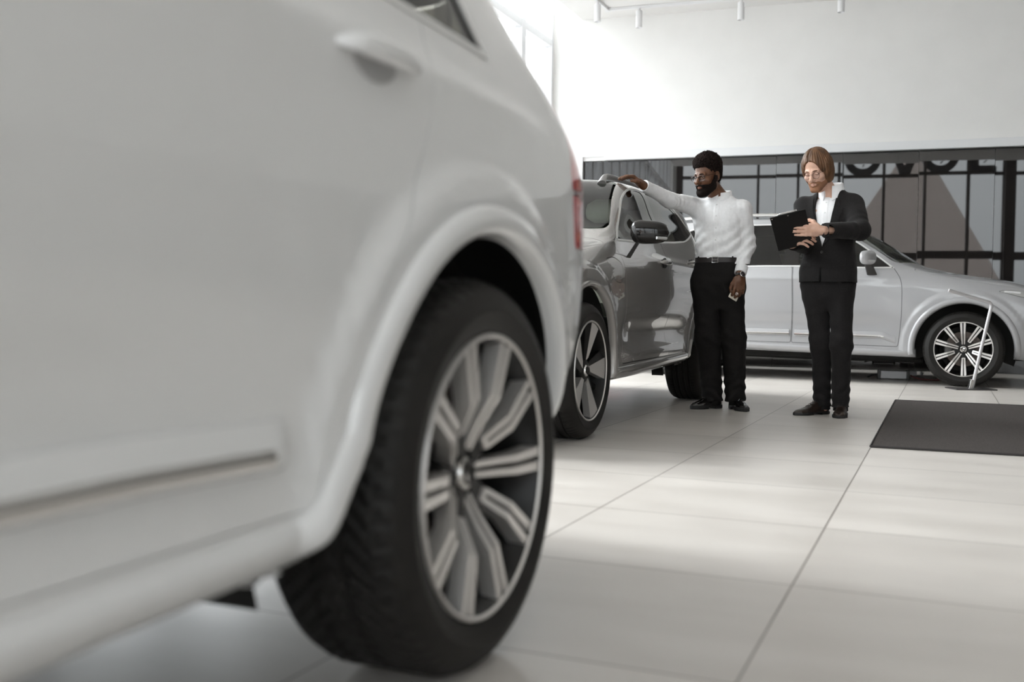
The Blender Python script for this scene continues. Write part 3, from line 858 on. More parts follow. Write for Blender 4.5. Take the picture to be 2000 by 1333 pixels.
    # ---- wheels
    for hi, h in enumerate(hubs):
        for side in (1, -1):
            make_wheel(root, cfg['wheel'], (h[0], side*(cfg['track']), h[1]), side, cfg.get('spin', (0, 0))[hi], cfg.get('steer', 0) if hi == 0 else 0)
    return S, out

WHEELS = {}
def wheel_meshes(kind, R):
    """mesh data for one wheel; outer face at y = 0 looking to +y, local axis y"""
    if kind in WHEELS: return WHEELS[kind]
    parts = {}
    rim = .268; wd = .262
    # tyre with cut tread
    nA, prof = 240, []
    # profile: (r, y) from outer bead over tread to inner bead
    prof = [(rim-.012, -.012), (rim+.004, -.004), (rim+.020, .004), (rim+.045, .010), (R-.055, .008), (R-.034, .002), (R-.020, -.008), (R-.009, -.022), (R-.002, -.040)]
    tread = np.linspace(-.046, -wd+.046, 36)
    prof += [(R, float(y)) for y in tread]
    prof += [(R-.002, -wd+.040), (R-.010, -wd+.020), (R-.022, -wd+.006), (R-.060, -wd-.008), (rim+.03, -wd-.004), (rim-.012, -wd+.012)]
    V = []; F = []; L = len(prof)
    for k in range(nA):
        a = 2*PI*k/nA
        for i, (r, y) in enumerate(prof):
            if 7 <= i <= 8+len(tread)+1:
                yc = (y+wd/2); 
                if kind == 'directional':
                    ph = (k/nA*60 + abs(yc)*26) % 1
                    if ph < .22 and abs(yc) > .012: r -= .0065
                    if abs(abs(yc)-.035) < .004: r -= .007
                else:
                    if min(abs(abs(yc)-.022), abs(abs(yc)-.062)) < .0055: r -= .007
                    ph = (k/nA*80) % 1
                    if ph < .2 and abs(yc) > .07: r -= .003
            V.append((r*math.cos(a), y, r*math.sin(a)))
    for k in range(nA):
        k2 = (k+1) % nA
        for i in range(L-1): F.append((k*L+i, k*L+i+1, k2*L+i+1, k2*L+i))
    m = MB(); m.add(V, F); 
    # raised ring on the sidewall
    parts['tyre'] = (m, 'tyre_rubber', 28)
    m = MB()   # barrel and lip
    m.lathe([(rim+.002, -.004), (rim, .002), (rim-.004, .003), (rim-.008, -.002)], 96, mi=0)
    m.lathe([(rim-.008, -.002), (rim-.013, -.012), (rim-.020, -.05), (rim-.035, -.10), (rim-.04, -wd+.03), (rim-.012, -wd+.01)], 96, mi=1)
    parts['rim'] = (m, ['alloy_silver', 'alloy_black'], 35)
    sp = MB()
    def bar(p0, p1, w0, w1, d0, d1, th, mi, ang, chamf=.0):
        """spoke piece from radius p0 to p1 at angle ang; face depth d (negative = inboard); lateral offset via tuples"""
        (r0, t0), (r1, t1) = p0, p1
        ca, sa = math.cos(ang), math.sin(ang)
        def P(r, t, y): return (r*ca-t*sa, y, r*sa+t*ca)
        c0, c1 = w0/2, w1/2
        vv = [P(r0, t0-c0, d0), P(r0, t0+c0, d0), P(r1, t1+c1, d1), P(r1, t1-c1, d1),
              P(r0, t0-c0*1.25, d0-th), P(r0, t0+c0*1.25, d0-th), P(r1, t1+c1*1.25, d1-th), P(r1, t1-c1*1.25, d1-th)]
        sp.add(vv, [(0, 1, 2, 3), (4, 7, 6, 5), (0, 4, 5, 1), (1, 5, 6, 2), (2, 6, 7, 3), (3, 7, 4, 0)], mi)
    if kind in ('directional', 'plain'):
        dep = lambda r: float(np.interp(r, [.05, .085, .145, .262], [-.054, -.044, -.010, -.004]))
        for k in range(5):
            a = 2*PI*k/5+PI/2
            # long paired spoke to the hub
            stations = [.048, .10, .155, .21, .260]
            for i in range(4):
                r0, r1 = stations[i], stations[i+1]
                tw = lambda r: float(np.interp(r, [.04, .10, .262], [.0095, .0115, .0160]))
                wd_ = lambda r: float(np.interp(r, [.04, .262], [.0105, .0185]))
                for sg in (-1, 1):
                    bar((r0, sg*tw(r0)), (r1, sg*tw(r1)), wd_(r0), wd_(r1), dep(r0), dep(r1), .035, 0, a)
                bar((r0, 0), (r1, 0), tw(r0)*2.0, tw(r1)*2.0, dep(r0)-.012, dep(r1)-.012, .03, 1, a)
            b = a+PI/5
            stations = [.088, .150, .21, .260]
            tw = lambda r: float(np.interp(r, [.08, .262], [.0100, .0160]))
            for i in range(3):
                r0, r1 = stations[i], stations[i+1]
                for sg in (-1, 1):
                    bar((r0, sg*tw(r0)), (r1, sg*tw(r1)), wd_(r0), wd_(r1), dep(r0), dep(r1), .035, 0, b)
                bar((r0, 0), (r1, 0), tw(r0)*2.0, tw(r1)*2.0, dep(r0)-.012, dep(r1)-.012, .03, 1, b)
            bar((.083, 0), (.092, 0), .027, .030, dep(.083), dep(.092), .03, 0, b)
            bar((.04, 0), (.11, 0), .03, .05, -.052, -.05, .04, 1, b)
        sp.lathe([(0, -.056), (.060, -.057), (.072, -.066), (.085, -.072), (.090, -.10)], 40, mi=1)
    else:
        for k in range(5):
            a = 2*PI*k/5+PI/2
            ca, sa = math.cos(a), math.sin(a)
            def P(r, t, y): return (r*ca-t*sa, y, r*sa+t*ca)
            # broad blade: bright facet on one half, dark facet on the other
            sp.add([P(.055, -.010, -.030), P(.070, .026, -.030), P(.250, .112, -.006), P(.266, -.012, -.006), P(.055, -.010, -.065), P(.070, .026, -.065), P(.250, .112, -.045), P(.266, -.004, -.045)],
                   [(0, 1, 2, 3), (0, 3, 7, 4), (1, 5, 6, 2), (2, 6, 7, 3), (0, 4, 5, 1)], 0)
            sp.add([P(.050, -.034, -.034), P(.055, -.0105, -.0305), P(.266, -.0125, -.0065), P(.262, -.056, -.030), P(.05, -.034, -.065), P(.262, -.052, -.06)],
                   [(0, 1, 2, 3), (0, 3, 5, 4)], 1)
            bar((.09, 0), (.25, 0), .02, .03, -.07, -.05, .03, 1, a+PI/5)
        sp.lathe([(0, -.030), (.050, -.031), (.062, -.036), (.070, -.046), (.074, -.09)], 40, mi=1)
    parts['spokes'] = (sp, ['alloy_silver', 'alloy_black'], 25)
    m = MB(); cd_ = -.048 if kind != 'blade' else -.024
    m.lathe([(0, cd_+.006), (.020, cd_+.005), (.030, cd_+.001), (.033, cd_-.006), (.034, cd_-.02)], 36)
    parts['hub_cap'] = (m, 'chrome', 40)
    m = MB(); m.lathe([(.016, cd_+.0052), (.017, cd_+.0085), (.0215, cd_+.0085), (.0225, cd_+.005)], 30); m.tube([(-.010, cd_+.008, -.010), (.022, cd_+.008, .022)], .0022, 8); m.tube([(-.016, cd_+.0075, 0), (.016, cd_+.0075, 0)], .0025, 8)
    parts['emblem'] = (m, 'satin_black', 40)
    for k in range(5):
        m = MB()
        a = 2*PI*k/5+PI/2+PI/5
        M = Matrix.Translation((.057*math.cos(a), 0, .057*math.sin(a)))
        m.lathe([(0, -.052), (.008, -.052), (.0095, -.056), (.0095, -.075)], 6, M)
        parts['wheel_nut%d' % k] = (m, 'disc_steel', 30)
    m = MB(); m.lathe([(.07, -.115), (.172, -.115), (.175, -.118), (.175, -.140), (.07, -.140)], 56)
    parts['brake_disc'] = (m, 'disc_steel', 30)
    m = MB()
    m.lathe([(.105, -.098), (.168, -.094), (.182, -.105), (.182, -.155), (.105, -.155)], 14, closed=True, a0=math.radians(-28), a1=math.radians(28))
    parts['brake_caliper'] = (m, 'caliper', 40)
    m = MB(); m.lathe([(0, -.16), (.225, -.16)], 40); m.tube([(0, -.42, 0), (0, -.15, 0)], .05, 12)
    parts['axle'] = (m, 'well_black', 40)
    WHEELS[kind] = parts
    parts['_me'] = {}
    return parts
def make_wheel(root, kind, loc, side, spin, steer=0):
    P = wheel_meshes(kind, .372 if kind != 'blade' else .367)
    cache = P['_me']; wh = None
    for nm in ('tyre', 'rim', 'spokes', 'hub_cap', 'emblem', 'wheel_nut0', 'wheel_nut1', 'wheel_nut2', 'wheel_nut3', 'wheel_nut4', 'brake_disc', 'brake_caliper', 'axle'):
        if nm not in cache:
            m, mt, an = P[nm]; o = m.build(nm.rstrip('01234'), mt, None, angle=an); cache[nm] = o.data
        else:
            o = bpy.data.objects.new(nm.rstrip('01234'), cache[nm]); COL.objects.link(o)
        if nm == 'tyre':
            wh = o; o.name = 'wheel'; o.parent = root; o.location = loc
            o.rotation_euler = (0, spin if side > 0 else -spin, (0 if side > 0 else PI)+steer)
        else:
            o.parent = wh
            if nm in ('brake_caliper',): o.rotation_euler = (0, -spin*0+PI*0, 0)
# ------------------------------------------------------------------ the three cars
HZ = .368
def crease_big(s, z):
    # shoulder line under the windows, soft hollow above the door moulding
    return (.010*np.exp(-((z-1.075)/.035)**2)*sstep(.4, .9, s)*(1-sstep(3.2, 3.7, s)) - .012*np.exp(-((z-.60)/.09)**2)*sstep(.55, .9, s)*(1-sstep(2.0, 2.5, s)))
def big_cfg(paint):
    dlo = [(.655, 1.168, .01), (.80, 1.282, .05), (1.0, 1.428, .05), (1.20, 1.552, .08), (1.42, 1.632, .12), (1.75, 1.655, .2), (2.30, 1.655, .2), (2.70, 1.640, .1), (2.86, 1.600, .06), (3.0, 1.36, .1), (3.06, 1.24, .04), (3.115, 1.180, .02), (2.7, 1.176, .2), (2.1, 1.192, .2), (1.5, 1.188, .2), (.90, 1.166, .1)]
    return dict(
        paint=paint, wb=2.984, hz=HZ, track=.945, wheel='directional', crease=crease_big,
        doors=[('front_door', [(.675, 1.185, .02), (.65, 1.150, .02), (.592, 1.065), (.575, .96), (.575, .68), (.59, .5), (.604, .378, .02), (1.654, .392, .02), (1.650, .55), (1.643, .76), (1.650, 1.0), (1.660, 1.215, .01), (1.1, 1.195)]),
               ('rear_door', [(1.669, 1.215, .01), (1.659, 1.0), (1.652, .76), (1.659, .55), (1.663, .392, .02), (2.42, .400, .03), (2.45, .50), (2.52, .65), (2.66, .83), (2.76, 1.0), (2.80, 1.20, .02), (2.2, 1.22)])],
        dlo=dlo,
        panes=[('side_window', [(.90, 1.188), (.955, 1.375, .01), (1.20, 1.535), (1.42, 1.612, .08), (1.60, 1.630), (1.605, 1.20)], 'side_glass'),
               ('side_window', [(1.765, 1.207), (1.735, 1.632), (2.30, 1.636), (2.60, 1.618), (2.66, 1.196)], 'privacy_glass'),
               ('side_window', [(2.74, 1.194), (2.70, 1.610), (2.835, 1.575), (2.96, 1.36), (3.025, 1.24), (3.07, 1.198)], 'privacy_glass')],
        surround='satin_trim', chrome_w=.013,
        uvpanels=[('hood', paint, [(.30, 1.06), (.30, .80), (.46, .60), (.62, .545), (1.12, .540), (1.42, .545), (1.57, .60), (1.60, .80), (1.60, 1.06)], .0022),
                  ('windscreen', 'windscreen_glass', [(1.66, 1.06), (1.67, .93), (1.75, .842), (1.82, .832), (2.55, .832), (2.62, .85), (2.62, 1.06)], .004),
                  ('headlight', 'lamp_clear', [(.815, .437), (.74, .472), (.50, .505), (.27, .480), (.25, .42), (.42, .375), (.62, .40)], .0025),
                  ('tail_light', 'pink_lens', [(4.83, .48), (4.745, .415), (4.74, .386), (5.14, .386), (5.16, .80), (4.90, .81), (4.83, .62), (4.815, .54)], .0016),
                  ('tail_light', 'red_lens', [(4.738, .381), (4.745, .305), (5.14, .30), (5.14, .381)], .0016),
                  ('rear_window', 'privacy_glass', [(5.20, .55), (5.20, .80), (5.66, .80), (5.66, .55)], .004)],
        rename={'headlight': 'headlight'},
        sill=(.44, 2.46, [.44, 1.6, 2.1, 2.46], [.272, .296, .312, .322]),
        moulding=(.63, 2.37, lambda s: float(np.interp(s, [.63, .70, .76, 2.1, 2.37], [.435, .462, .485, .497, .493]))),
        doorgap=1.661,
        handles=[('front_door', 1.47, 1.06), ('rear_door', 2.58, 1.062)],
        mirror=(.86, 1.175), mirror_mat=paint, rails=(1.72, 3.25), rail_mat='chrome', cabin=(.75, 3.6), seat_s=(1.45, 2.4))
cfg = big_cfg('white_paint')
cfg.update(spin=(0.0, .314), flare=.020, door_gap=.0011, handle_mat='white_paint', recess_mat='recess_shade')
near = thing('car', 'large white car close on the left, its rear wheel towards us', 'car', (-.783-.945, 1.74-2.984, 0), (0, 0, PI/2), 'cars in the showroom')
build_car(near, cfg)
cfg = big_cfg('silver_paint')
cfg.update(spin=(.035, .3), flare=.014)
TF = math.radians(-3)
far = thing('car', 'pale silver car standing sideways along the black glass wall', 'car', (.172-math.sin(TF)*.945, 10.85+math.cos(TF)*.945, 0), (0, 0, PI+TF), 'cars in the showroom')
build_car(far, cfg)
def crease_mid(s, z):
    return (.014*np.exp(-((z-1.03)/.03)**2)*sstep(.9, 1.6, s) - .028*np.exp(-((z-.56)/.085)**2)*sstep(.62, .95, s)*(1-sstep(2.0, 2.42, s)) + .012*np.exp(-((z-.43)/.04)**2)*sstep(.6, .9, s)*(1-sstep(2.1, 2.4, s)) + .010*np.exp(-((z-.80)/.05)**2)*sstep(1.5, 2.4, s)*(1-sstep(2.4, 2.6, s)))
mid_cfg = dict(
    paint='grey_paint', wb=2.865, hz=.367, track=.945, wheel='blade', crease=crease_mid, big_lip=False, yscale=.985,
    smap=([-.9, 0, .5, .66, 1.0, 1.5, 2.984, 4.10], [-.86, 0, .50, .67, 1.02, 1.46, 2.865, 3.84]),
    zmap=([0, .5, .72, .92, 1.035, 1.165, 1.205, 1.45, 1.70, 1.77], [0, .5, .71, .895, .99, 1.105, 1.15, 1.345, 1.555, 1.62]),
    doors=[('front_door', [(.70, 1.140, .02), (.585, 1.085, .05), (.665, 1.0, .1), (.712, .90), (.732, .715), (.70, .56), (.685, .375, .02), (1.765, .388, .02), (1.775, .56), (1.775, .80), (1.735, 1.0), (1.66, 1.185, .01), (1.1, 1.15)]),
           ('rear_door', [(1.669, 1.187, .01), (1.744, 1.0), (1.784, .80), (1.784, .56), (1.774, .388, .02), (2.27, .398, .03), (2.33, .50), (2.41, .65), (2.56, .82), (2.66, 1.0), (2.74, 1.29, .02), (2.3, 1.225)]),
           ('charge_flap', [(.34, .985), (.50, 1.003), (.635, .97), (.65, .885), (.60, .852), (.48, .862), (.40, .925)])],
    dlo=[(.665, 1.108, .01), (.86, 1.240, .06), (1.02, 1.348, .08), (1.14, 1.425, .08), (1.30, 1.490, .1), (1.52, 1.530, .12), (1.9, 1.540, .2), (2.3, 1.515, .15), (2.62, 1.475, .1), (2.86, 1.38, .05), (2.98, 1.315, .03), (2.72, 1.262, .1), (2.5, 1.222, .1), (2.15, 1.19, .2), (1.25, 1.132, .2)],
    panes=[('side_window', [(.74, 1.130), (.90, 1.245), (1.04, 1.340), (1.15, 1.412), (1.31, 1.470), (1.52, 1.508, .08), (1.68, 1.514), (1.70, 1.172)], 'side_glass'),
           ('side_window', [(1.80, 1.185), (1.78, 1.518), (2.05, 1.512), (2.30, 1.492), (2.52, 1.450), (2.585, 1.245), (2.4, 1.222)], 'side_glass'),
           ('side_window', [(2.655, 1.275), (2.60, 1.452), (2.84, 1.362), (2.93, 1.318)], 'privacy_glass')],
    surround='satin_trim', chrome_w=.012,
    uvpanels=[('hood', 'grey_paint', [(.30, 1.06), (.30, .80), (.46, .60), (.62, .545), (1.12, .548), (1.44, .560), (1.57, .62), (1.60, .80), (1.60, 1.06)], .0022),
              ('windscreen', 'windscreen_glass', [(1.66, 1.06), (1.67, .93), (1.76, .845), (1.84, .834), (2.50, .834), (2.56, .85), (2.56, 1.06)], .004),
              ('headlight', 'lamp_clear', [(.80, .437), (.74, .472), (.50, .505), (.27, .480), (.25, .42), (.42, .375), (.62, .40)], .0025),
              ('tail_light', 'red_lens', [(4.84, .478), (4.86, .386), (5.14, .386), (5.16, .80), (5.03, .81), (4.99, .62), (4.93, .52)], .0020),
              ('rear_window', 'privacy_glass', [(5.20, .55), (5.20, .80), (5.66, .80), (5.66, .55)], .004)],
    sill=(.43, 2.34, [.43, 1.2, 2.34], [.285, .300, .325]), doorgap=1.77,
    handles=[('front_door', 1.60, 1.025), ('rear_door', 2.44, 1.06)],
    mirror=(.78, 1.075), mirror_out=-.055, net_edit={(6, 7): .010, (7, 7): .026, (7, 8): .02, (7, 9): .02, (8, 7): .050, (8, 8): .035, (8, 9): .03, (9, 7): .020, (9, 8): .015, (9, 9): .015, (10, 7): .012}, rail_lift=.036, mirror_mat='gloss_black', rails=(1.24, 3.05), rail_mat='rail_grey', cabin=(.72, 3.4), seat_s=(1.42, 2.25), seat_z=-.06, spin=(.12, 0), wheel_y=-.40)
mid = thing('car', 'gloss grey car between the white car and the man in the white shirt', 'car', (-1.73-.945, 5.147, 0), (0, 0, PI/2), 'cars in the showroom')
build_car(mid, mid_cfg)
# ------------------------------------------------------------------ people: bodies and clothes as smooth implicit surfaces
V3 = lambda *a: np.array(a, float)
def smin(a, b, k):
    h = np.clip(.5+.5*(b-a)/k, 0, 1)
    return b+(a-b)*h-k*h*(1-h)
def smax(a, b, k): return -smin(-a, -b, k)
def cone(P, a, b, r0, r1):
    a, b = np.asarray(a, float), np.asarray(b, float); ab = b-a
    t = np.clip(((P-a)@ab)/(ab@ab), 0, 1)
    return np.linalg.norm(P-a-t[:, None]*ab, axis=1)-(r0+(r1-r0)*t)
def chain(P, pts, rs, k=.01):
    d = None
    for i in range(len(pts)-1):
        q = cone(P, pts[i], pts[i+1], rs[i], rs[i+1]); d = q if d is None else smin(d, q, k)
    return d
def ell(P, c, r, R=None):
    q = P-np.asarray(c, float)
    if R is not None: q = q@R            # R columns = local axes
    r = np.asarray(r, float)
    k0 = np.linalg.norm(q/r, axis=1); k1 = np.linalg.norm(q/(r*r), axis=1)
    return k0*(k0-1)/np.maximum(k1, 1e-9)
def rbox(P, c, h, rad, R=None):
    q = P-np.asarray(c, float)
    if R is not None: q = q@R
    q = np.abs(q)-(np.asarray(h, float)-rad)
    return np.linalg.norm(np.maximum(q, 0), axis=1)+np.minimum(q.max(1), 0)-rad
def column(P, tab, yaw, ex=2.4):
    """torso-like column: tab rows (z, cx, cy, half width, half depth)"""
    T = np.array(tab, float); z = P[:, 2]
    W_ = hermite_w(np.clip(z, T[0, 0], T[-1, 0]), T[:, 0])
    cx, cy, a, b = (W_@T[:, i] for i in (1, 2, 3, 4))
    c, s = math.cos(yaw), math.sin(yaw)
    x, y = P[:, 0]-cx, P[:, 1]-cy
    u, v = x*c+y*s, -x*s+y*c
    m = (np.abs(u/a)**ex+np.abs(v/b)**ex)**(1/ex)
    d = (m-1)*np.minimum(a, b)*.92
    return np.maximum(d, np.maximum(z-T[-1, 0], T[0, 0]-z))
def rotz(a): return np.array([[math.cos(a), -math.sin(a), 0], [math.sin(a), math.cos(a), 0], [0, 0, 1]])
def euler(rx, ry, rz):
    return np.array(Matrix.Rotation(rz, 3, 'Z') @ Matrix.Rotation(ry, 3, 'Y') @ Matrix.Rotation(rx, 3, 'X'))
def wrinkle(P, f, seed, amp):
    r = np.random.RandomState(seed); d = np.zeros(len(P))
    for k in range(5):
        w = r.normal(size=3); w /= np.linalg.norm(w); w[2] *= 1.4
        d += np.sin(P@w*f*(1+.5*k)+r.uniform(0, 6)+1.6*np.sin(P@r.normal(size=3)*f*.4))/(1+.4*k)
    return amp*d/2.6
def surface_nets(fn, lo, hi, h, B=10):
    lo, hi = np.asarray(lo, float), np.asarray(hi, float)
    nb = np.ceil((hi-lo)/(h*B)).astype(int); n = nb*B+1
    D = np.full(n, 1e3, np.float32)
    bi = np.stack(np.meshgrid(*[np.arange(k) for k in nb], indexing='ij'), -1).reshape(-1, 3)
    bc = lo+(bi+.5)*B*h
    dv = np.concatenate([fn(bc[i:i+40000]) for i in range(0, len(bc), 40000)])
    act = np.abs(dv) < B*h*1.25
    off = np.stack(np.meshgrid(*[np.arange(B+1)]*3, indexing='ij'), -1).reshape(-1, 3)
    for i in range(0, len(bi), 1): pass
    for b, d in zip(bi[~act], dv[~act]):
        if d < 0: D[b[0]*B:b[0]*B+B+1, b[1]*B:b[1]*B+B+1, b[2]*B:b[2]*B+B+1] = -1e3
    A = bi[act]
    for i in range(0, len(A), 120):
        q = A[i:i+120]; idx = (q[:, None]*B+off[None]).reshape(-1, 3)
        D[idx[:, 0], idx[:, 1], idx[:, 2]] = fn(lo+idx*h)
    S_ = D < 0
    c = np.zeros(tuple(n-1), np.uint8)
    for dx in (0, 1):
        for dy in (0, 1):
            for dz in (0, 1): c += S_[dx:n[0]-1+dx, dy:n[1]-1+dy, dz:n[2]-1+dz]
    cells = np.argwhere((c > 0) & (c < 8))
    ids = -np.ones(tuple(n-1), np.int32); ids[tuple(cells.T)] = np.arange(len(cells))
    co = np.array([(x, y, z) for x in (0, 1) for y in (0, 1) for z in (0, 1)])
    val = np.stack([D[tuple((cells+k).T)] for k in co], 1).astype(float)
    val = np.clip(val, -2*h, 2*h)
    acc = np.zeros((len(cells), 3)); cnt = np.zeros(len(cells))
    for i in range(8):
        for j in range(i+1, 8):
            if np.abs(co[i]-co[j]).sum() != 1: continue
            a, b = val[:, i], val[:, j]; k = (a < 0) != (b < 0)
            t = a[k]/(a[k]-b[k]); acc[k] += co[i]+(co[j]-co[i])*t[:, None]; cnt[k] += 1
    V = lo+(cells+acc/cnt[:, None])*h
    F = []
    for ax in range(3):
        o1, o2 = [(1, 2), (2, 0), (0, 1)][ax]
        sl0 = [slice(1, -1)]*3; sl1 = [slice(1, -1)]*3
        sl0[ax] = slice(0, n[ax]-1); sl1[ax] = slice(1, n[ax])
        s0, s1 = S_[tuple(sl0)], S_[tuple(sl1)]
        e = np.argwhere(s0 != s1)
        fl = s0[tuple(e.T)]
        st = np.array([1, 1, 1]); st[ax] = 0
        e = e+st
        d1 = np.zeros(3, int); d1[o1] = 1; d2 = np.zeros(3, int); d2[o2] = 1
        q = [e-d1-d2, e-d2, e, e-d1]
        q = np.stack([ids[tuple(k.T)] for k in q], 1)
        q[~fl] = q[~fl][:, ::-1]
        F.append(q)
    F = np.concatenate(F); F = F[(F >= 0).all(1)]
    e_ = h*.25
    for _ in range(2):
        d = fn(V); G = np.stack([(fn(V+np.eye(3)[i]*e_)-fn(V-np.eye(3)[i]*e_))/(2*e_) for i in range(3)], 1)
        g2 = np.maximum((G*G).sum(1), .25)
        V = V-G*np.clip(d/g2, -.6*h, .6*h)[:, None]
    return V, F
def sdf_obj(name, fn, lo, hi, h, m, parent, angle=60):
    V, F = surface_nets(fn, lo, hi, h)
    me = bpy.data.meshes.new(name); me.from_pydata(V.tolist(), [], F.tolist())
    return finish(name, me, m, parent, True, angle=angle)
def hand_prims(o, X, Y, Z, curls, thumb, spread=(.10, .02, -.05, -.13), sc=1.0):
    """o wrist; X toward fingers, Y toward the thumb side, Z back of the hand. returns function giving distance"""
    o, X, Y, Z = (np.asarray(q, float) for q in (o, X, Y, Z))
    X = X/np.linalg.norm(X); Z = Z-X*(Z@X); Z /= np.linalg.norm(Z); Y2 = np.cross(Z, X); Y = Y2*np.sign(Y2@Y)
    g = lambda x, y, z: o+sc*(x*X+y*Y+z*Z)
    C = []
    base = [(.092, .030), (.097, .008), (.092, -.014), (.082, -.034)]
    ln = [(.042, .026, .020), (.046, .029, .021), (.042, .027, .020), (.033, .020, .018)]
    for (bx, by), L, cu, sp, rr in zip(base, ln, curls, spread, (.0096, .0098, .0094, .0085)):
        p = g(bx, by, 0); ang = 0; pts = [p]
        dirv = lambda a: (math.cos(a)*(X*math.cos(sp)+Y*math.sin(sp))-math.sin(a)*Z)
        for l, c in zip(L, cu):
            ang += c; p = p+dirv(ang)*l*sc; pts.append(p)
        C.append((pts, [rr*1.10*sc, rr*1.02*sc, rr*.96*sc, rr*.86*sc]))
    t = [g(.022, .026, -.008)]; 
    for v in thumb: t.append(t[0]*0+g(*v))
    C.append((t, [.016*sc, .0135*sc, .0115*sc, .0088*sc][:len(t)]))
    R = np.stack([X, Y, Z], 1)
    def f(P):
        d = rbox(P, g(.050, -.002, -.002), V3(.046, .041, .0125)*sc, .012*sc, R)
        d = smin(d, cone(P, g(-.02, 0, 0), g(.03, .002, 0), .026*sc, .026*sc), .02)
        d = smin(d, cone(P, g(.02, .022, -.008), g(.06, .028, -.006), .015*sc, .012*sc), .012)
        for i, (pts, rs) in enumerate(C):
            d = smin(d, chain(P, pts, rs, .004), .010 if i == 4 else .007)
        return d
    f.pts = C
    return f
def head_field(o, R, sc=1., jaw=1.):
    """canonical head: x to the subject's left, y forward, z up, origin between the eyes"""
    o = np.asarray(o, float)
    def loc(P): return ((P-o)@R)/sc
    def f(P):
        q = loc(P); a = q.copy(); a[:, 0] = np.abs(a[:, 0])
        d = ell(q, (0, -.012, .040), (.0765, .098, .090))
        d = smin(d, ell(q, (0, .030, -.035), (.061*jaw, .066, .080)), .03)
        d = smin(d, cone(a, (.050*jaw, .004, -.070), (.012, .078, -.108), .022, .020), .025)
        d = smin(d, ell(q, (0, .074, -.106), (.026*jaw, .022, .018)), .018)
        d = smin(d, ell(a, (.043, .062, -.030), (.024, .022, .020)), .02)
        d = smin(d, cone(a, (.010, .089, .017), (.040, .076, .016), .010, .009), .014)
        d = smax(d, -ell(a, (.032, .103, -.002), (.019, .018, .0125)), .012)
        d = smin(d, ell(a, (.032, .077, -.003), (.0145, .0125, .0105)), .005)
        d = smin(d, cone(q, (0, .090, .010), (0, .117, -.032), .0085, .0125), .012)
        d = smin(d, ell(q, (0, .116, -.037), (.0125, .012, .0105)), .006)
        d = smin(d, ell(a, (.0135, .104, -.040), (.0075, .011, .0080)), .006)
        d = smax(d, -ell(a, (.0065, .110, -.049), (.0038, .0060, .0040)), .003)
        d = smin(d, ell(q, (0, .088, -.068), (.026, .016, .016)), .012)
        d = smin(d, cone(a, (0, .1025, -.0655), (.019, .0930, -.0685), .0052, .0032), .004)
        d = smin(d, cone(a, (0, .1015, -.0755), (.017, .0930, -.0730), .0066, .0036), .004)
        ear = ell(a, (.080, -.014, -.008), (.0115, .019, .032), euler(.15, .0, -.35))
        ear = smax(ear, -ell(a, (.090, -.010, -.004), (.008, .010, .019), euler(.15, 0, -.35)), .004)
        ear = smin(ear, ell(a, (.078, -.002, -.034), (.006, .006, .009)), .006)
        d = smin(d, ear, .007)
        return d*sc
    f.loc = loc; f.sc = sc; f.o = o; f.R = R
    f.pt = lambda x, y, z: o+R@(np.array([x, y, z])*sc)
    return f
def head_R(yaw, pitch, roll=0.):
    """yaw: 0 faces the camera (-y local); positive turns to image left; pitch>0 looks down"""
    fx = np.array([-math.sin(yaw), -math.cos(yaw), 0]); up = np.array([0, 0, 1.])
    y = fx*math.cos(pitch)-up*math.sin(pitch); z = fx*math.sin(pitch)+up*math.cos(pitch)
    x = np.cross(y, z)
    R = np.stack([x, y, z], 1)
    return R@euler(0, roll, 0)
def face_parts(hf, body, person, skin_lip, brow_m, iris=True, lids=False, brow_dz=0.):
    g = hf.pt
    for s in (1, -1):
        if iris:
            m = MB(); m.lathe([(0, .0125), (.006, .0113), (.0105, .0072), (.0122, .0)], 20)
            o = m.build('eye', 'eye_white', body); place(o, hf, (s*.032, .0775, -.003), (1.08, .96, .58))
            m = MB(); m.lathe([(0, .0135), (.0035, .0131), (.0058, .0118), (.0059, .010)], 18)
            q = m.build('iris', 'eye_dark', o); 
        m = MB(); m.tube([(s*(.032+.0145*math.cos(a)), .0885-.0045*abs(math.cos(a))**2-(.003 if abs(math.cos(a)) > .9 else 0), -.003+.0062*math.sin(a)*(-1 if lids else 1)+.001) for a in np.linspace(.12, PI-.12, 9)], .0011 if not lids else .0014, 6)
        o = m.build('eyelash', brow_m, body); place(o, hf, (0, 0, 0), (1, 1, 1), raw=True)
        m = MB(); m.tube([(s*(.012+.040*t), .0985-.030*t*t, .0165+.0055*math.sin(PI*min(1, t*1.15))-.003*t+brow_dz) for t in np.linspace(0, 1, 8)], [.0022, .0036, .0040, .0038, .0034, .0028, .002, .001], 8, sx=1, sy=.8)
        o = m.build('eyebrow', brow_m, body); place(o, hf, (0, 0, 0), (1, 1, 1), raw=True)
    for nm, z0, y0, r_, w_ in (('upper_lip', -.0657, .1030, .0050, .0185), ('lower_lip', -.0752, .1022, .0062, .0165)):
        m = MB(); m.tube([(w_*t, y0-.0085*t*t+.0006, z0-.0028*t*t*(1 if nm[0] == 'u' else -1)) for t in np.linspace(-1, 1, 11)], [r_*max(.25, (1-abs(t)**2.2))**.8 for t in np.linspace(-1, 1, 11)], 10, ref=(0, 0, 1), sx=.80, sy=.75)
        o = m.build(nm, skin_lip, body); place(o, hf, (0, 0, 0), (1, 1, 1), raw=True)
def place(o, hf, p, s, raw=False):
    M = Matrix([list(r) for r in hf.R]).to_4x4()
    o.matrix_local = Matrix.Translation(Vector(hf.pt(*p))) @ M @ Matrix.Diagonal((s[0]*hf.sc, s[1]*hf.sc, s[2]*hf.sc, 1))
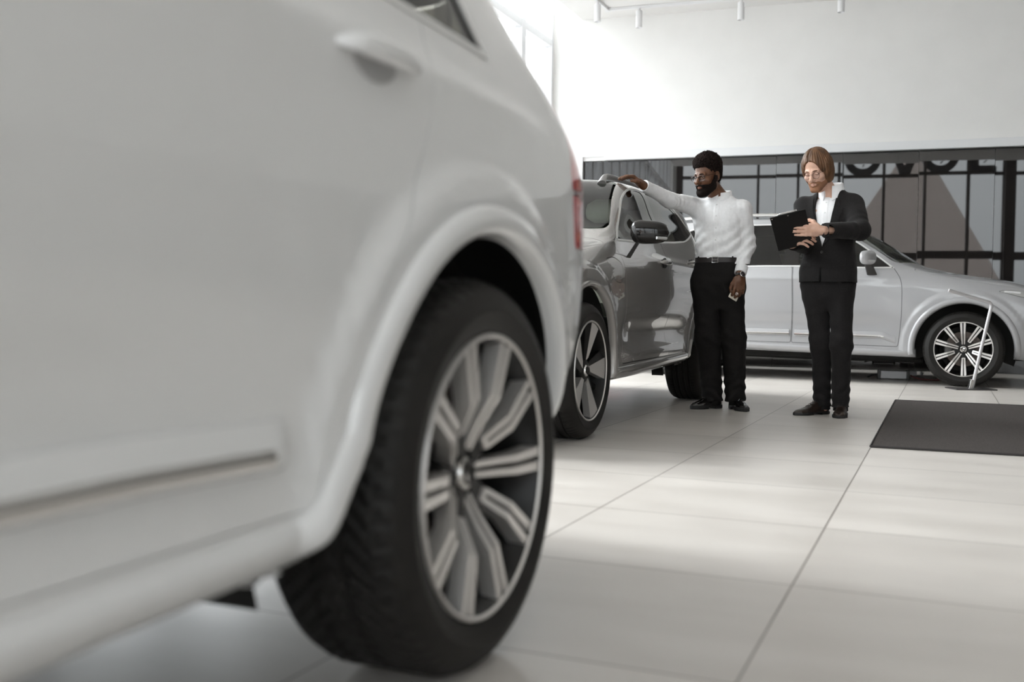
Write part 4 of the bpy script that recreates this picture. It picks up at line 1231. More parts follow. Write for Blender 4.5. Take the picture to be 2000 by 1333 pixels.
def glasses(hf, person, m_frame, shape='square', r=.0013):
    g = hf.pt
    m = MB(); lens = MB()
    for s in (1, -1):
        c = np.array([s*.0335, .108, -.006]); pts = []
        for a in np.linspace(0, 2*PI, 28, endpoint=False):
            ca, sa = math.cos(a), math.sin(a)
            if shape == 'square': x, z = .0245*math.copysign(abs(ca)**.62, ca), .0190*math.copysign(abs(sa)**.62, sa)
            else: x, z = .0235*ca, .0225*sa
            pts.append(g(c[0]+x, c[1]-.25*abs(c[0]+x)**1.0*.35, c[2]+z-.001))
        m.tube(pts, r, 6, closed=True)
        lens.add(pts, [tuple(range(len(pts)))])
        m.tube([g(s*.058, .102, .004), g(s*.068, .090, .006), g(s*.080, .03, .008), g(s*.083, -.012, .010), g(s*.084, -.028, -.004)], r*1.0, 6)
    m.tube([g(-.0105, .108, -.001), g(0, .112, .003), g(.0105, .108, -.001)], r, 6)
    o = m.build('glasses', m_frame, person)
    lens.build('lens', 'spectacle_lens', o, smooth=False, fix=False)
    return o
def drape(name, fn, poly, R0, o, m, parent, off=.003, th=.003, step=.008, dirv=None, far=.5):
    """a piece of cloth laid on a surface: 2D outline (a,b) in the plane o + a*R0[:,0] + b*R0[:,2], marched along -R0[:,1]"""
    P = resamp(np.array(poly, float), step)
    lo, hi = P.min(0), P.max(0)
    gx, gz = np.meshgrid(np.arange(lo[0], hi[0]+step, step), np.arange(lo[1], hi[1]+step, step), indexing='ij')
    G = np.stack([gx.ravel(), gz.ravel()], 1); G = G[inpoly(G, P)]
    if len(G):
        dd = ((G[:, None]-P[None])**2).sum(2).min(1); G = G[dd > (step*.45)**2]
    A = np.vstack([P, G]) if len(G) else P; nP = len(P)
    res = delaunay_2d_cdt([Vector(q) for q in A], [(i, (i+1) % nP) for i in range(nP)], [], 0, 1e-7)
    A2 = np.array([(v.x, v.y) for v in res[0]]); T = np.array([f for f in res[2] if len(f) == 3], int)
    T = T[inpoly(A2[T].mean(1), P)]
    X = np.asarray(o, float)+A2[:, :1]*R0[:, 0]+A2[:, 1:]*R0[:, 2]+R0[:, 1]*far
    for _ in range(60): 
        d = fn(X)-off; X = X-R0[:, 1]*np.clip(d*.8, -.05, .05)[:, None]
    n0 = len(X); Y = X-R0[:, 1]*(th+off*1.2)
    V = np.vstack([X, Y])
    F = [tuple(t) for t in T]+[tuple(t[::-1]+n0) for t in T]
    ed = set()
    for t in T:
        for i in range(3): ed.add((int(t[i]), int(t[(i+1) % 3])))
    for a, b in ed:
        if (b, a) not in ed: F.append((b, a, a+n0, b+n0))
    me = bpy.data.meshes.new(name); me.from_pydata(V.tolist(), [], F)
    bm = bmesh.new(); bm.from_mesh(me); bmesh.ops.recalc_face_normals(bm, faces=bm.faces); bm.to_mesh(me); bm.free()
    return finish(name, me, m, parent, True, angle=50)
def shoe(name, heel, toe, zs, m_up, m_sole, person, laces=True, hgt=.075, sole=.022):
    heel, toe = np.array([*heel, 0.]), np.array([*toe, 0.]); X = toe-heel; L = np.linalg.norm(X); X /= L
    Z = V3(0, 0, 1); Y = np.cross(Z, X); R = np.stack([X, Y, Z], 1)
    def plan(q):
        x = np.clip(q[:, 0]/L, 0, 1)
        w = np.interp(x, [0, .08, .3, .5, .70, .88, 1.0], [.018, .032, .034, .037, .046, .036, .006])
        cy = 0
        d = np.abs(q[:, 1]-cy)-w
        d = np.maximum(d, np.maximum(-q[:, 0]-.0, q[:, 0]-L))
        return d
    def up(P):
        q = (P-heel)@R; x = np.clip(q[:, 0]/L, 0, 1)
        top = np.interp(x, [0, .10, .28, .40, .55, .72, .90, 1.0], [hgt*1.15, hgt*1.30, hgt*1.38, hgt*1.22, hgt*.90, hgt*.66, hgt*.52, hgt*.36])
        w = np.interp(x, [0, .08, .3, .5, .70, .88, 1.0], [.020, .033, .034, .036, .044, .036, .012])
        zc = top*.40
        m_ = ((np.abs(q[:, 1])/w)**2.3+(np.abs(q[:, 2]-zc)/np.where(q[:, 2] > zc, top-zc, zc+.012))**2.3)**(1/2.3)
        d = (m_-1)*.022
        d = np.maximum(d, np.maximum(-q[:, 0]-.002, q[:, 0]-L*.995)); d = smax(d, sole*.7-q[:, 2], .004)
        return d*.8
    lo = np.minimum(heel, toe)-.07; hi = np.maximum(heel, toe)+.07; lo[2] = -.01; hi[2] = .14
    o = sdf_obj(name, up, lo, hi, .0045, m_up, person)
    def so(P):
        q = (P-heel)@R
        d = smax(plan(q)-.004, np.abs(q[:, 2]-sole/2)-sole/2, .004)
        gap = np.maximum(np.abs(q[:, 0]-L*.40)-L*.13, q[:, 2]-sole*.42)
        return smax(d, -gap, .003)
    sdf_obj('sole', so, lo, hi, .0045, m_sole, o)
    if laces:
        m = MB()
        for t, zz in ((.36, 1.27), (.43, 1.14), (.50, 1.0), (.57, .86)):
            c = heel+X*L*t
            m.tube([c+Y*.020+Z*hgt*(zz-.10), c+Y*.008+Z*hgt*zz+Z*.003, c-Y*.008+X*.012+Z*hgt*zz+Z*.003, c-Y*.020+X*.012+Z*hgt*(zz-.12)], .0022, 6)
        c = heel+X*L*.36+Z*hgt*1.30
        m.tube([c, c+Y*.022+Z*.012, c+Y*.03-Z*.006, c], .0018, 6); m.tube([c, c-Y*.022+Z*.012, c-Y*.03-Z*.004, c], .0018, 6)
        m.build('laces', m_up, o)
    return o
# skin and cloth
noise_col(mat('skin_dark', rough=.46, spec=.45), (.105, .043, .021), (.145, .062, .030), 40, 3)
noise_col(mat('skin_light', rough=.48, spec=.4), (.60, .36, .26), (.68, .43, .33), 30, 3)
mat('lip_dark', (.22, .075, .055), .4)
mat('lip_light', (.46, .22, .18), .5)
mat('eye_white', (.72, .70, .68), .2)
mat('eye_dark', (.02, .012, .008), .1)
noise_col(mat('hair_black', rough=.9, spec=.12), (.004, .003, .0025), (.020, .012, .010), 150, 3)
mat('beard_black', (.010, .0065, .005), .85, spec=.15)
m = mat('hair_brown', (.10, .045, .018), .38, spec=.5); noise_col(m, (.075, .034, .014), (.19, .090, .040), 34, 4, None, .25, 'Object', (1, 1, .12), .38, .66)
mat('beard_brown', (.27, .135, .078), .8, spec=.2)
mat('brow_brown', (.13, .06, .03), .8)
noise_col(mat('shirt_white', rough=.8, sheen=.1), (.80, .80, .81), (.85, .85, .86), 60, 3, None, .06)
noise_col(mat('shirt_bright', rough=.8), (.84, .835, .85), (.87, .87, .88), 60, 3, None, .05)
noise_col(mat('trouser_black', rough=.85, spec=.25), (.0070, .0060, .0055), (.0105, .0092, .0085), 70, 3, None, .05)
noise_col(mat('suit_black', rough=.85, spec=.22, sheen=.05), (.011, .0098, .0098), (.015, .0135, .0135), 90, 3, None, .05)
mat('patent_black', (.008, .007, .007), .10, 0, .8)
noise_col(mat('leather_brown', rough=.36), (.018, .011, .008), (.030, .019, .014), 25, 3, (.3, .5))
mat('sole_black', (.010, .009, .009), .6)
mat('belt_leather', (.014, .010, .009), .42)
mat('steel', (.62, .61, .60), .22, 1.0)
mat('watch_dial', (.04, .035, .035), .15)
mat('button_white', (.70, .70, .69), .3)
mat('frame_dark', (.05, .035, .03), .25)
mat('frame_wire', (.05, .042, .038), .25, .7)
glass('spectacle_lens', (.90, .91, .93), F0=.025)
mat('phone_cream', (.74, .70, .60), .35)
mat('ring_pale', (.62, .52, .48), .25)
mat('board_black', (.008, .0075, .0075), .5, spec=.3)
mat('paper', (.75, .75, .74), .7)
mat('pen_blue', (.02, .03, .08), .3)

# ---------------- the man in the white shirt
def man_one():
    t = thing('person', 'bearded man in glasses, white shirt and black trousers, one hand on the grey car', 'person', (-1.498, 7.254, 0), (0, 0, PSI))
    YW = math.radians(20)
    Rb = rotz(-YW)                       # torso turned to image left: forward = (-sin, -cos)
    fwd = V3(-math.sin(YW), -math.cos(YW), 0); lat = V3(math.cos(YW), -math.sin(YW), 0)
    yaw = -YW
    hf = head_field((-.100, -.052, 1.656), head_R(math.radians(50), math.radians(12)), 1.02, 1.0)
    sR, eR, wR = V3(-.155, .045, 1.445), V3(-.385, -.165, 1.470), V3(-.598, -.375, 1.545)
    sL, eL, wL = V3(.160, -.055, 1.425), V3(.200, -.035, 1.175), V3(.118, -.170, .955)
    hR = hand_prims(wR, (-.80, -.22, .56), (.2, -1, 0), (.55, .1, .8), [(.62, .28, .12), (.66, .28, .12), (.66, .30, .15), (.62, .30, .15)], [(.045, .048, -.016), (.072, .056, -.028), (.092, .050, -.040)], spread=(.16, .04, -.06, -.16))
    hL = hand_prims(wL+V3(.0, -.004, -.012), (-.10, -.14, -1), (-1, -.2, 0), (.15, -1, .1), [(.50, .75, .5), (.45, .8, .5), (.55, .8, .5), (.6, .8, .5)], [(.058, .045, -.018), (.085, .050, -.026), (.108, .046, -.026)], spread=(.10, .02, -.05, -.12))
    hipR, kR, aR = V3(-.088, .02, .92), V3(-.062, .0, .50), V3(-.010, .03, .075)
    hipL, kL, aL = V3(.088, -.01, .92), V3(.112, -.03, .50), V3(.142, -.015, .075)
    neck0 = V3(.010, .010, 1.50)
    tor = [(.88, 0, 0, .135, .085), (1.0, 0, .0, .135, .085), (1.12, 0, .0, .125, .082), (1.28, 0, .005, .138, .092), (1.40, 0, .01, .152, .092), (1.47, .005, .012, .125, .080), (1.53, .008, .012, .062, .058)]
    def body(P):
        d = column(P, tor, yaw)
        d = smin(d, cone(P, neck0, hf.pt(0, -.022, -.070), .060, .057), .03)
        d = smin(d, hf(P), .022)
        d = smin(d, chain(P, [sR, eR, wR], [.050, .037, .026], .02), .035); d = smin(d, hR(P), .015)
        d = smin(d, chain(P, [sL, eL, wL], [.050, .037, .026], .02), .035); d = smin(d, hL(P), .015)
        for h_, k_, a_ in ((hipR, kR, aR), (hipL, kL, aL)): d = smin(d, chain(P, [h_, k_, a_+V3(0, 0, -.03)], [.078, .050, .036], .03), .03)
        return d
    b = sdf_obj('body', body, (-.80, -.56, .02), (.34, .22, 1.86), .0038, 'skin_dark', t)
    face_parts(hf, b, t, 'lip_dark', 'hair_black')
    # hair and beard
    def hair(P):
        q = hf.loc(P); y = q[:, 1]
        w_ = q+.006*np.sin(q[:, [1, 2, 0]]*140+1)
        bump = .0058*np.sin(w_[:, 0]*235)*np.sin(w_[:, 1]*215+1)*np.sin(w_[:, 2]*225+2)+.0034*np.sin(w_[:, 0]*430+1)*np.sin(w_[:, 1]*410)*np.sin(w_[:, 2]*420)
        d = smin(ell(q, (0, -.022, .070), (.089, .108, .099)), ell(q, (0, .014, .092), (.076, .086, .066)), .02)-bump
        d = smin(d, ell(q, (0, -.045, .01), (.079, .075, .085)), .02)
        h = np.interp(y, [-.12, -.06, -.035, -.020, .0, .018, .030, .050, .064, .11], [-.050, -.055, -.030, .022, .022, -.006, .014, .046, .064, .068])
        return smax(d, (h-q[:, 2])*.75, .006)
    sdf_obj('hair', hair, hf.o+V3(-.15, -.15, -.09), hf.o+V3(.15, .15, .20), .0036, 'hair_black', t, 80)
    def beard(P):
        q = hf.loc(P); a = np.abs(q[:, 0]); y = q[:, 1]; z = q[:, 2]
        fz = .0012*np.sin(q[:, 0]*520)*np.sin(z*500)*np.sin(y*510)
        d = smin(hf(P)-.0065, ell(q, (0, .066, -.112), (.040, .034, .030)), .02)-fz
        top = np.interp(y, [-.01, .012, .022, .045, .065, .085, .12], [.004, .002, -.026, -.050, -.058, -.0525, -.0525])
        d = smax(d, z-top, .005)
        d = smax(d, -ell(q, (0, .104, -.0715), (.0235, .024, .0115)), .003)
        d = smax(d, np.maximum(.004-y+np.maximum(0, -.09-z)*.3, -.142-z), .006)
        return d
    sdf_obj('beard', beard, hf.o+V3(-.14, -.15, -.17), hf.o+V3(.14, .12, .03), .0034, 'beard_black', t, 80)
    glasses(hf, t, 'frame_dark', 'square', .0017)
    # shirt
    sh = [(1.045, 0, 0, .156, .112), (1.085, 0, -.002, .160, .117), (1.14, 0, -.002, .162, .119), (1.28, .002, .002, .174, .124), (1.38, .004, .006, .186, .124), (1.45, .006, .008, .168, .104), (1.50, .010, .010, .110, .080), (1.535, .012, .012, .070, .066)]
    cR, cL = wR+(eR-wR)*.06, wL+(eL-wL)*.06
    dR, dL = (wR-eR)/np.linalg.norm(wR-eR), (wL-eL)/np.linalg.norm(wL-eL)
    def tl(P): return (P[:, 0])*lat[0]+P[:, 1]*lat[1]
    def shirt(P):
        d = column(P, sh, yaw, 2.3)
        aR_ = chain(P, [sR, eR, wR], [.066, .054, .0385], .03); aL_ = chain(P, [sL+V3(-.006, 0, 0), eL, wL], [.066, .054, .040], .03)
        aR_ = smax(aR_, (P-cR)@dR, .004); aL_ = smax(aL_, (P-cL)@dL, .004)
        d = smin(smin(d, aR_, .045), aL_, .035)
        # folds: diagonal pulls from the raised arm, gathers at waist and elbow
        z = P[:, 2]; x = tl(P)
        d = d-.0035*np.sin((z*.8-x*.6)*95+2*np.sin(x*17))*sstep(1.40, 1.15, z)*sstep(1.0, 1.1, z)
        d = d-wrinkle(P, 30, 5, .0030)-wrinkle(P*V3(1, 1, .55), 70, 6, .0016)
        for e_, w_ in ((eL, .07), (eR, .08)): d = d-.0032*np.sin(np.linalg.norm(P-e_, axis=1)*190)*np.exp(-(np.linalg.norm(P-e_, axis=1)/w_)**2)
        front = (P@fwd > .03)
        d = d-.0022*front*sstep(.019, .015, np.abs(x+.004))
        pk = np.maximum(np.abs(x-.088)-.050, np.abs(z-1.325)-.062)
        d = d-.0013*front*sstep(.003, -.003, pk)
        return d
    so = sdf_obj('shirt', shirt, (-.66, -.50, 1.03), (.36, .22, 1.56), .0048, 'shirt_white', t)
    for z_ in (1.115, 1.20, 1.285, 1.37, 1.45):
        p_ = V3(*(lat*-.004))+V3(0, 0, z_)+fwd*.3
        for _ in range(50): p_ = p_-fwd*np.clip(shirt(p_[None])[0], -.05, .05)
        m = MB(); m.lathe([(0, .0025), (.0045, .0022), (.0055, 0)], 12, Matrix.Translation(Vector(p_)) @ Matrix.Rotation(-YW+PI, 4, 'Z')); m.build('button', 'button_white', so)
    # collar: stand and two turned-down points
    def collar(m_, rad0, rad1, z0, z1, cx, cy, op):
        outer = []
        for a in np.linspace(op, 2*PI-op, 40):
            w = min(1, min(a-op, 2*PI-op-a)/.5)
            ca, sa = math.cos(a), math.sin(a)
            def pt(r, z): 
                v = fwd*ca*r*.98+lat*sa*r
                return (cx+v[0], cy+v[1], z)
            f_ = max(0, -ca); slope = .018*(1-ca)/2
            dip = .030*max(0, ca)**2
            outer.append([pt(rad0, z0+slope*.4), pt(rad1, z1+slope-.012*max(0, ca)), pt(rad1+.006, z1+slope+.004-.012*max(0, ca)), pt(rad1+.012, z1+slope-.012*max(0, ca)), pt(rad0+.016+.010*max(0, ca), z0+slope*.2-dip), pt(rad0+.011, z0+slope*.2-dip)])
        m_.loft(outer)
    m = MB(); collar(m, .067, .060, 1.512, 1.545, .010, .002, .10); m.build('collar', 'shirt_white', so, angle=50)
    for c_, d_, r_ in ((cR, dR, .0395), (cL, dL, .041)):
        m = MB(); M = Matrix.Translation(Vector(c_)) @ Vector((0, 1, 0)).rotation_difference(Vector(d_)).to_matrix().to_4x4()
        m.lathe([(r_-.006, -.055), (r_+.0020, -.055), (r_+.0028, -.05), (r_+.0012, .003), (r_-.002, .005), (r_-.010, .004)], 28, M); m.build('cuff', 'shirt_white', so)
    # trousers
    tr = [(.72, 0, 0, .10, .06), (.80, 0, .0, .150, .095), (.86, 0, 0, .172, .115), (.93, 0, .0, .176, .122), (1.02, 0, .0, .166, .122), (1.075, 0, 0, .154, .113)]
    hemR, hemL = .060, .058
    def trous(P):
        d = column(P, tr, yaw, 2.3); parts_ = []
        for h_, k_, a_, hm in ((hipR, kR, aR, hemR), (hipL, kL, aL, hemL)):
            l_ = chain(P, [h_+V3(0, 0, -.02), k_, V3(a_[0], a_[1], .02)], [.099, .083, .072], .05)
            l_ = smax(l_, hm-P[:, 2], .004)
            parts_.append(smin(d, l_, .045))
        d = smin(parts_[0], parts_[1], .006)
        z = P[:, 2]
        d = d-wrinkle(P, 26, 11, .0042)*sstep(1.0, .9, z)
        d = d-.0040*np.sin(z*88+3*np.sin(P[:, 0]*30))*sstep(.34, .16, z)
        d = d-.0030*np.sin(z*70+P[:, 0]*40)*np.exp(-((z-.50)/.07)**2)
        d = d-.0026*np.sin((P[:, 0]*.9+z*.5)*75)*np.exp(-((z-.84)/.06)**2)
        return d
    sdf_obj('trousers', trous, (-.30, -.22, .04), (.32, .22, 1.09), .0052, 'trouser_black', t)
    def ringband(nm, tab_z, a, b, th, hgt, mt, par):
        m_ = MB(); R_ = []
        for an in np.linspace(0, 2*PI, 72, endpoint=False):
            ca, sa = math.cos(an), math.sin(an); e_ = 2/2.3
            u = math.copysign(abs(ca)**e_, ca); v = math.copysign(abs(sa)**e_, sa)
            def pt(k, z): 
                q = lat*u*(a+k)+fwd*(-v)*(b+k); return (q[0], q[1], z)
            R_.append([pt(0, tab_z), pt(th, tab_z+.001), pt(th, tab_z+hgt), pt(0, tab_z+hgt)])
        R_.append(R_[0]); m_.loft(R_, cap=False); return m_.build(nm, mt, par, angle=40)
    bo = ringband('belt', 1.043, .159, .116, .006, .036, 'belt_leather', t)
    Mb = Matrix.Translation(Vector(fwd*.124+lat*-.004+V3(0, 0, 1.061))) @ Matrix.Rotation(-YW, 4, 'Z')
    m = MB(); m.tube([Mb @ Vector(q) for q in ((-.020, 0, -.020), (.020, 0, -.020), (.020, 0, .020), (-.020, 0, .020))], .0032, 8, closed=True); m.tube([Mb @ Vector((-.02, -.001, 0)), Mb @ Vector((.022, -.004, 0))], .0022, 6); m.build('buckle', 'steel', bo)
    for an in (-.9, .75, 2.2, -2.3):
        q = lat*math.sin(an)*.160+fwd*math.cos(an)*.119
        m = MB(); m.box((q[0]*1.02, q[1]*1.02, 1.06), (.012, .012, .054), Matrix.Rotation(math.atan2(q[1], q[0])+PI/2, 3, 'Z')); m.build('belt_loop', 'trouser_black', bo, bevel=.003)
    # shoes
    shoe('shoe', (.050, .070), (-.185, -.065), 0, 'patent_black', 'sole_black', t, hgt=.088, sole=.028)
    shoe('shoe', (.136, .075), (.172, -.205), 0, 'patent_black', 'sole_black', t, hgt=.088, sole=.028)
    for a_ in (aR, aL):
        m = MB(); m.tube([a_+V3(0, 0, -.045), a_+V3(0, 0, .03), a_+V3(0, 0, .10)], [.050, .046, .050], 18); m.build('sock', 'trouser_black', t)
    # watch
    cw = wL+(wL-eL)/np.linalg.norm(wL-eL)*.010; dw = dL
    Mw = Matrix.Translation(Vector(cw)) @ Vector((0, 1, 0)).rotation_difference(Vector(dw)).to_matrix().to_4x4()
    m = MB(); m.lathe([(.0275, -.010), (.031, -.010), (.031, .010), (.0275, .010)], 28, Mw, closed=True); wo = m.build('watch', 'belt_leather', t)
    n_ = V3(.35, -.9, .2); n_ -= dw*(n_@dw); n_ /= np.linalg.norm(n_)
    Mw2 = Matrix.Translation(Vector(cw+n_*.030)) @ Vector((0, 1, 0)).rotation_difference(Vector(n_)).to_matrix().to_4x4()
    m = MB(); m.lathe([(0, -.004), (.0195, -.004), (.021, 0), (.0205, .006), (.0175, .008)], 28, Mw2); m.build('watch_case', 'steel', wo)
    m = MB(); m.lathe([(0, .0068), (.0175, .0068)], 24, Mw2); m.build('watch_dial', 'watch_dial', wo)
    m = MB(); m.tube([Mw2 @ Vector((0, .0078, 0)), Mw2 @ Vector((.010, .0078, .006))], .0007, 5); m.tube([Mw2 @ Vector((0, .0078, 0)), Mw2 @ Vector((-.003, .0078, .012))], .0006, 5); m.build('watch_hand', 'steel', wo)
    # ring on a finger of the lower hand
    pts = hL.pts[1][0]; mid_ = pts[0]*.45+pts[1]*.55; ax = (pts[1]-pts[0])/np.linalg.norm(pts[1]-pts[0])
    Mr = Matrix.Translation(Vector(mid_)) @ Vector((0, 1, 0)).rotation_difference(Vector(ax)).to_matrix().to_4x4()
    m = MB(); m.lathe([(.0098, -.003), (.0118, -.003), (.0118, .003), (.0098, .003)], 20, Mr, closed=True); ro = m.build('ring', 'steel', t)
    zb = V3(-.05, -1, .12); zb -= ax*(zb@ax); zb /= np.linalg.norm(zb)
    Mr2 = Matrix.Translation(Vector(mid_+zb*.0122)) @ Vector((0, 1, 0)).rotation_difference(Vector(zb)).to_matrix().to_4x4()
    m = MB(); m.lathe([(0, .004), (.007, .0035), (.0105, .001), (.011, -.002)], 22, Mr2); so_ = m.build('ring_stone', 'ring_pale', ro)
    m = MB(); m.lathe([(0, .0056), (.0028, .005), (.003, .002)], 12, Mr2 @ Matrix.Translation((-.0042, 0, .001))); m.lathe([(0, .0056), (.0028, .005), (.003, .002)], 12, Mr2 @ Matrix.Translation((.0042, 0, .001))); m.build('ring_dot', 'eye_dark', ro)
    # phone in that hand
    pc = wL+V3(-.018, .024, -.112)
    ph = thing('phone', 'cream coloured phone held low in the hand of the man in the white shirt', 'phone', (0, 0, 0), (0, 0, 0))
    W_ = t.matrix_basis @ Matrix.Translation(Vector(pc)) @ Matrix.Rotation(.25, 4, 'Z') @ Matrix.Rotation(.50, 4, 'Y') @ Matrix.Rotation(-.10, 4, 'X')
    ph.matrix_world = W_
    m = MB(); m.box((0, 0, 0), (.070, .009, .135)); m.build('case', 'phone_cream', ph, bevel=.004)
    m = MB(); m.box((0, .0052, 0), (.064, .002, .128)); m.build('screen', 'gloss_black', ph, bevel=.001)
    return t
# ---------------- the man in the dark suit
def man_two():
    t = thing('person', 'man with chin-length brown hair and glasses in a black suit, reading from a clipboard', 'person', (-.737, 7.213, 0), (0, 0, PSI))
    YW = math.radians(33)
    fwd = V3(-math.sin(YW), -math.cos(YW), 0); lat = V3(math.cos(YW), -math.sin(YW), 0); yaw = -YW
    hf = head_field((-.112, -.060, 1.660), head_R(math.radians(40), math.radians(25), .05), 1.02, .96)
    sR, eR, wR = V3(-.150, .085, 1.430), V3(-.190, -.030, 1.165), V3(-.310, -.225, 1.150)
    sL, eL, wL = V3(.130, -.065, 1.436), V3(.122, -.265, 1.240), V3(-.182, -.425, 1.222)
    hL = hand_prims(wL+V3(-.012, -.004, .002), (-1, .06, .03), (0, 0, 1), (.06, -1, -.22), [(.20, .16, .10), (.16, .12, .10), (.18, .14, .10), (.26, .2, .1)], [(.040, .050, -.024), (.060, .056, -.046), (.085, .052, -.055)], spread=(.09, .03, -.03, -.09))
    hR = hand_prims(wR, (.25, -.60, .2), (0, -.2, 1), (-.5, .1, .2), [(.6, .7, .4)]*4, [(.05, .04, -.02), (.07, .035, -.03), (.09, .02, -.035)])
    hipR, kR, aR = V3(-.078, .045, .90), V3(-.040, .00, .49), V3(.000, .055, .09)
    hipL, kL, aL = V3(.080, -.03, .90), V3(.066, -.10, .49), V3(.090, -.045, .09)
    neck0 = V3(.012, .022, 1.49)
    tor = [(.86, 0, 0, .150, .098), (1.0, 0, .0, .150, .098), (1.12, 0, .0, .138, .095), (1.28, 0, .005, .158, .110), (1.40, 0, .01, .172, .108), (1.46, .005, .016, .125, .080), (1.52, .010, .018, .060, .056)]
    def body(P):
        d = column(P, tor, yaw)
        d = smin(d, cone(P, neck0, hf.pt(0, -.030, -.075), .058, .053), .03)
        d = smin(d, hf(P), .022)
        d = smin(d, chain(P, [sR, eR, wR], [.036, .032, .026], .02), .035); d = smin(d, hR(P), .015)
        d = smin(d, chain(P, [sL, eL, wL], [.036, .032, .027], .02), .035); d = smin(d, hL(P), .015)
        for h_, k_, a_ in ((hipR, kR, aR), (hipL, kL, aL)): d = smin(d, chain(P, [h_, k_, a_+V3(0, 0, -.04)], [.078, .050, .036], .03), .03)
        return d
    b = sdf_obj('body', body, (-.36, -.48, .02), (.36, .24, 1.86), .0038, 'skin_light', t)
    face_parts(hf, b, t, 'lip_light', 'brow_brown', iris=False, lids=True)
    def hair(P):
        q = hf.loc(P); a = np.abs(q[:, 0]); x, y, z = q.T
        part = .012
        d = ell(q, (0, -.016, .046), (.088, .110, .103))
        lob = ell(np.stack([a, y, z], 1), (.070, -.020, -.020), (.027, .062, .094), euler(0, .10, 0))
        d = smin(d, lob, .03)
        d = smin(d, ell(q, (0, -.070, -.030), (.072, .046, .085)), .03)
        ang = np.arctan2(x-.0, y+.03)
        st = .0013*np.sin(ang*40+z*14)+.0010*np.sin(ang*105+z*25)
        d = d-st*sstep(.13, .06, np.abs(z-.05))
        d = d+.010*np.exp(-((x-part)/.007)**2)*sstep(.02, .08, z)*sstep(-.06, .0, y)
        win = ell(q, (part*.3, .122, -.016), (.0690, .096, .108))
        d = smax(d, -win, .010)
        d = smax(d, -ell(q, (0, .09, -.10), (.066, .10, .10)), .010)
        d = smax(d, -.098-z+.2*np.maximum(0, y), .012)
        return d
    sdf_obj('hair', hair, hf.o+V3(-.16, -.17, -.15), hf.o+V3(.16, .18, .18), .0036, 'hair_brown', t, 80)
    def beard(P):
        q = hf.loc(P); y = q[:, 1]; z = q[:, 2]
        fz = .0006*np.sin(q[:, 0]*620)*np.sin(z*600)*np.sin(y*610)
        d = smin(hf(P)-.0026, ell(q, (0, .070, -.112), (.033, .030, .022)), .014)-fz
        top = np.interp(y, [-.01, .012, .022, .045, .065, .085, .12], [-.010, -.016, -.044, -.064, -.066, -.0545, -.0545])
        d = smax(d, z-top, .005)
        d = smax(d, -ell(q, (0, .104, -.0705), (.0230, .024, .0095)), .003)
        d = smax(d, np.maximum(.006-y, -.128-z), .006)
        return d
    sdf_obj('beard', beard, hf.o+V3(-.15, -.17, -.17), hf.o+V3(.15, .14, .04), .0032, 'beard_brown', t, 80)
    glasses(hf, t, 'frame_wire', 'round', .0010)
    # shirt seen in the opening of the jacket
    sh = [(.98, 0, 0, .146, .108), (1.14, 0, 0, .150, .113), (1.28, .0, .002, .160, .118), (1.38, .0, .008, .168, .114), (1.45, .004, .014, .140, .092), (1.49, .010, .018, .085, .070), (1.525, .012, .018, .064, .062)]
    tl = lambda P: P[:, 0]*lat[0]+P[:, 1]*lat[1]
    def shirt(P):
        d = column(P, sh, yaw, 2.3)-wrinkle(P, 30, 9, .003)
        d = smin(smin(d, cone(P, sR, (sR+eR)/2, .056, .052), .03), cone(P, sL, (sL+eL)/2, .056, .052), .03)
        return d-.0022*(P@fwd > .03)*sstep(.018, .014, np.abs(tl(P)+.002))
    so = sdf_obj('shirt', shirt, (-.26, -.24, .97), (.24, .18, 1.54), .005, 'shirt_bright', t)
    for z_ in (1.21, 1.29, 1.37, 1.44):
        p_ = V3(*(lat*-.002))+V3(0, 0, z_)+fwd*.3
        for _ in range(50): p_ = p_-fwd*np.clip(shirt(p_[None])[0], -.05, .05)
        m = MB(); m.lathe([(0, .0025), (.0045, .0022), (.0055, 0)], 12, Matrix.Translation(Vector(p_)) @ Matrix.Rotation(-YW+PI, 4, 'Z')); m.build('button', 'button_white', so)
    R_ = []
    op = .30
    for a in np.linspace(op, 2*PI-op, 40):
        ca, sa = math.cos(a), math.sin(a)
        def pt(r, z):
            v = fwd*ca*r*1.02+lat*sa*r; return (.012+v[0], .010+v[1], z)
        sl = .026*(1-ca)/2; dip = .060*max(0, ca)**2; fl = .014*max(0, ca)
        R_.append([pt(.066, 1.505+sl*.3), pt(.064, 1.562+sl-fl), pt(.069, 1.567+sl-fl), pt(.075, 1.562+sl-fl), pt(.087+.012*max(0, ca), 1.508+sl*.3-dip), pt(.082, 1.504+sl*.3-dip)])
    m = MB(); m.loft(R_); m.build('collar', 'shirt_bright', so, angle=50)
    # jacket
    ja = [(.905, -.002, .0, .190, .142), (.96, -.002, .0, .188, .140), (1.08, 0, .0, .176, .131), (1.165, 0, 0, .170, .128), (1.28, .002, .004, .182, .134), (1.38, .004, .010, .194, .130), (1.45, .006, .014, .190, .112), (1.500, .010, .018, .128, .086), (1.535, .012, .020, .082, .072)]
    cL = wL+(eL-wL)*.10; dL = (wL-eL)/np.linalg.norm(wL-eL)
    cR = wR+(eR-wR)*.08; dR = (wR-eR)/np.linalg.norm(wR-eR)
    bz = 1.135
    def jraw(P):
        d = column(P, ja, yaw, 2.4)
        aR_ = smax(chain(P, [sR, eR, wR], [.070, .060, .045], .03), (P-cR)@dR, .004)
        aL_ = smax(chain(P, [sL, eL, wL], [.074, .062, .046], .03), (P-cL)@dL, .004)
        d = smin(smin(d, aR_, .03), aL_, .028)
        d = d-wrinkle(P, 22, 21, .0045)
        for e_ in (eL, eR): d = d-.0045*np.sin(np.linalg.norm(P-e_, axis=1)*140)*np.exp(-(np.linalg.norm(P-e_, axis=1)/.09)**2)
        return d
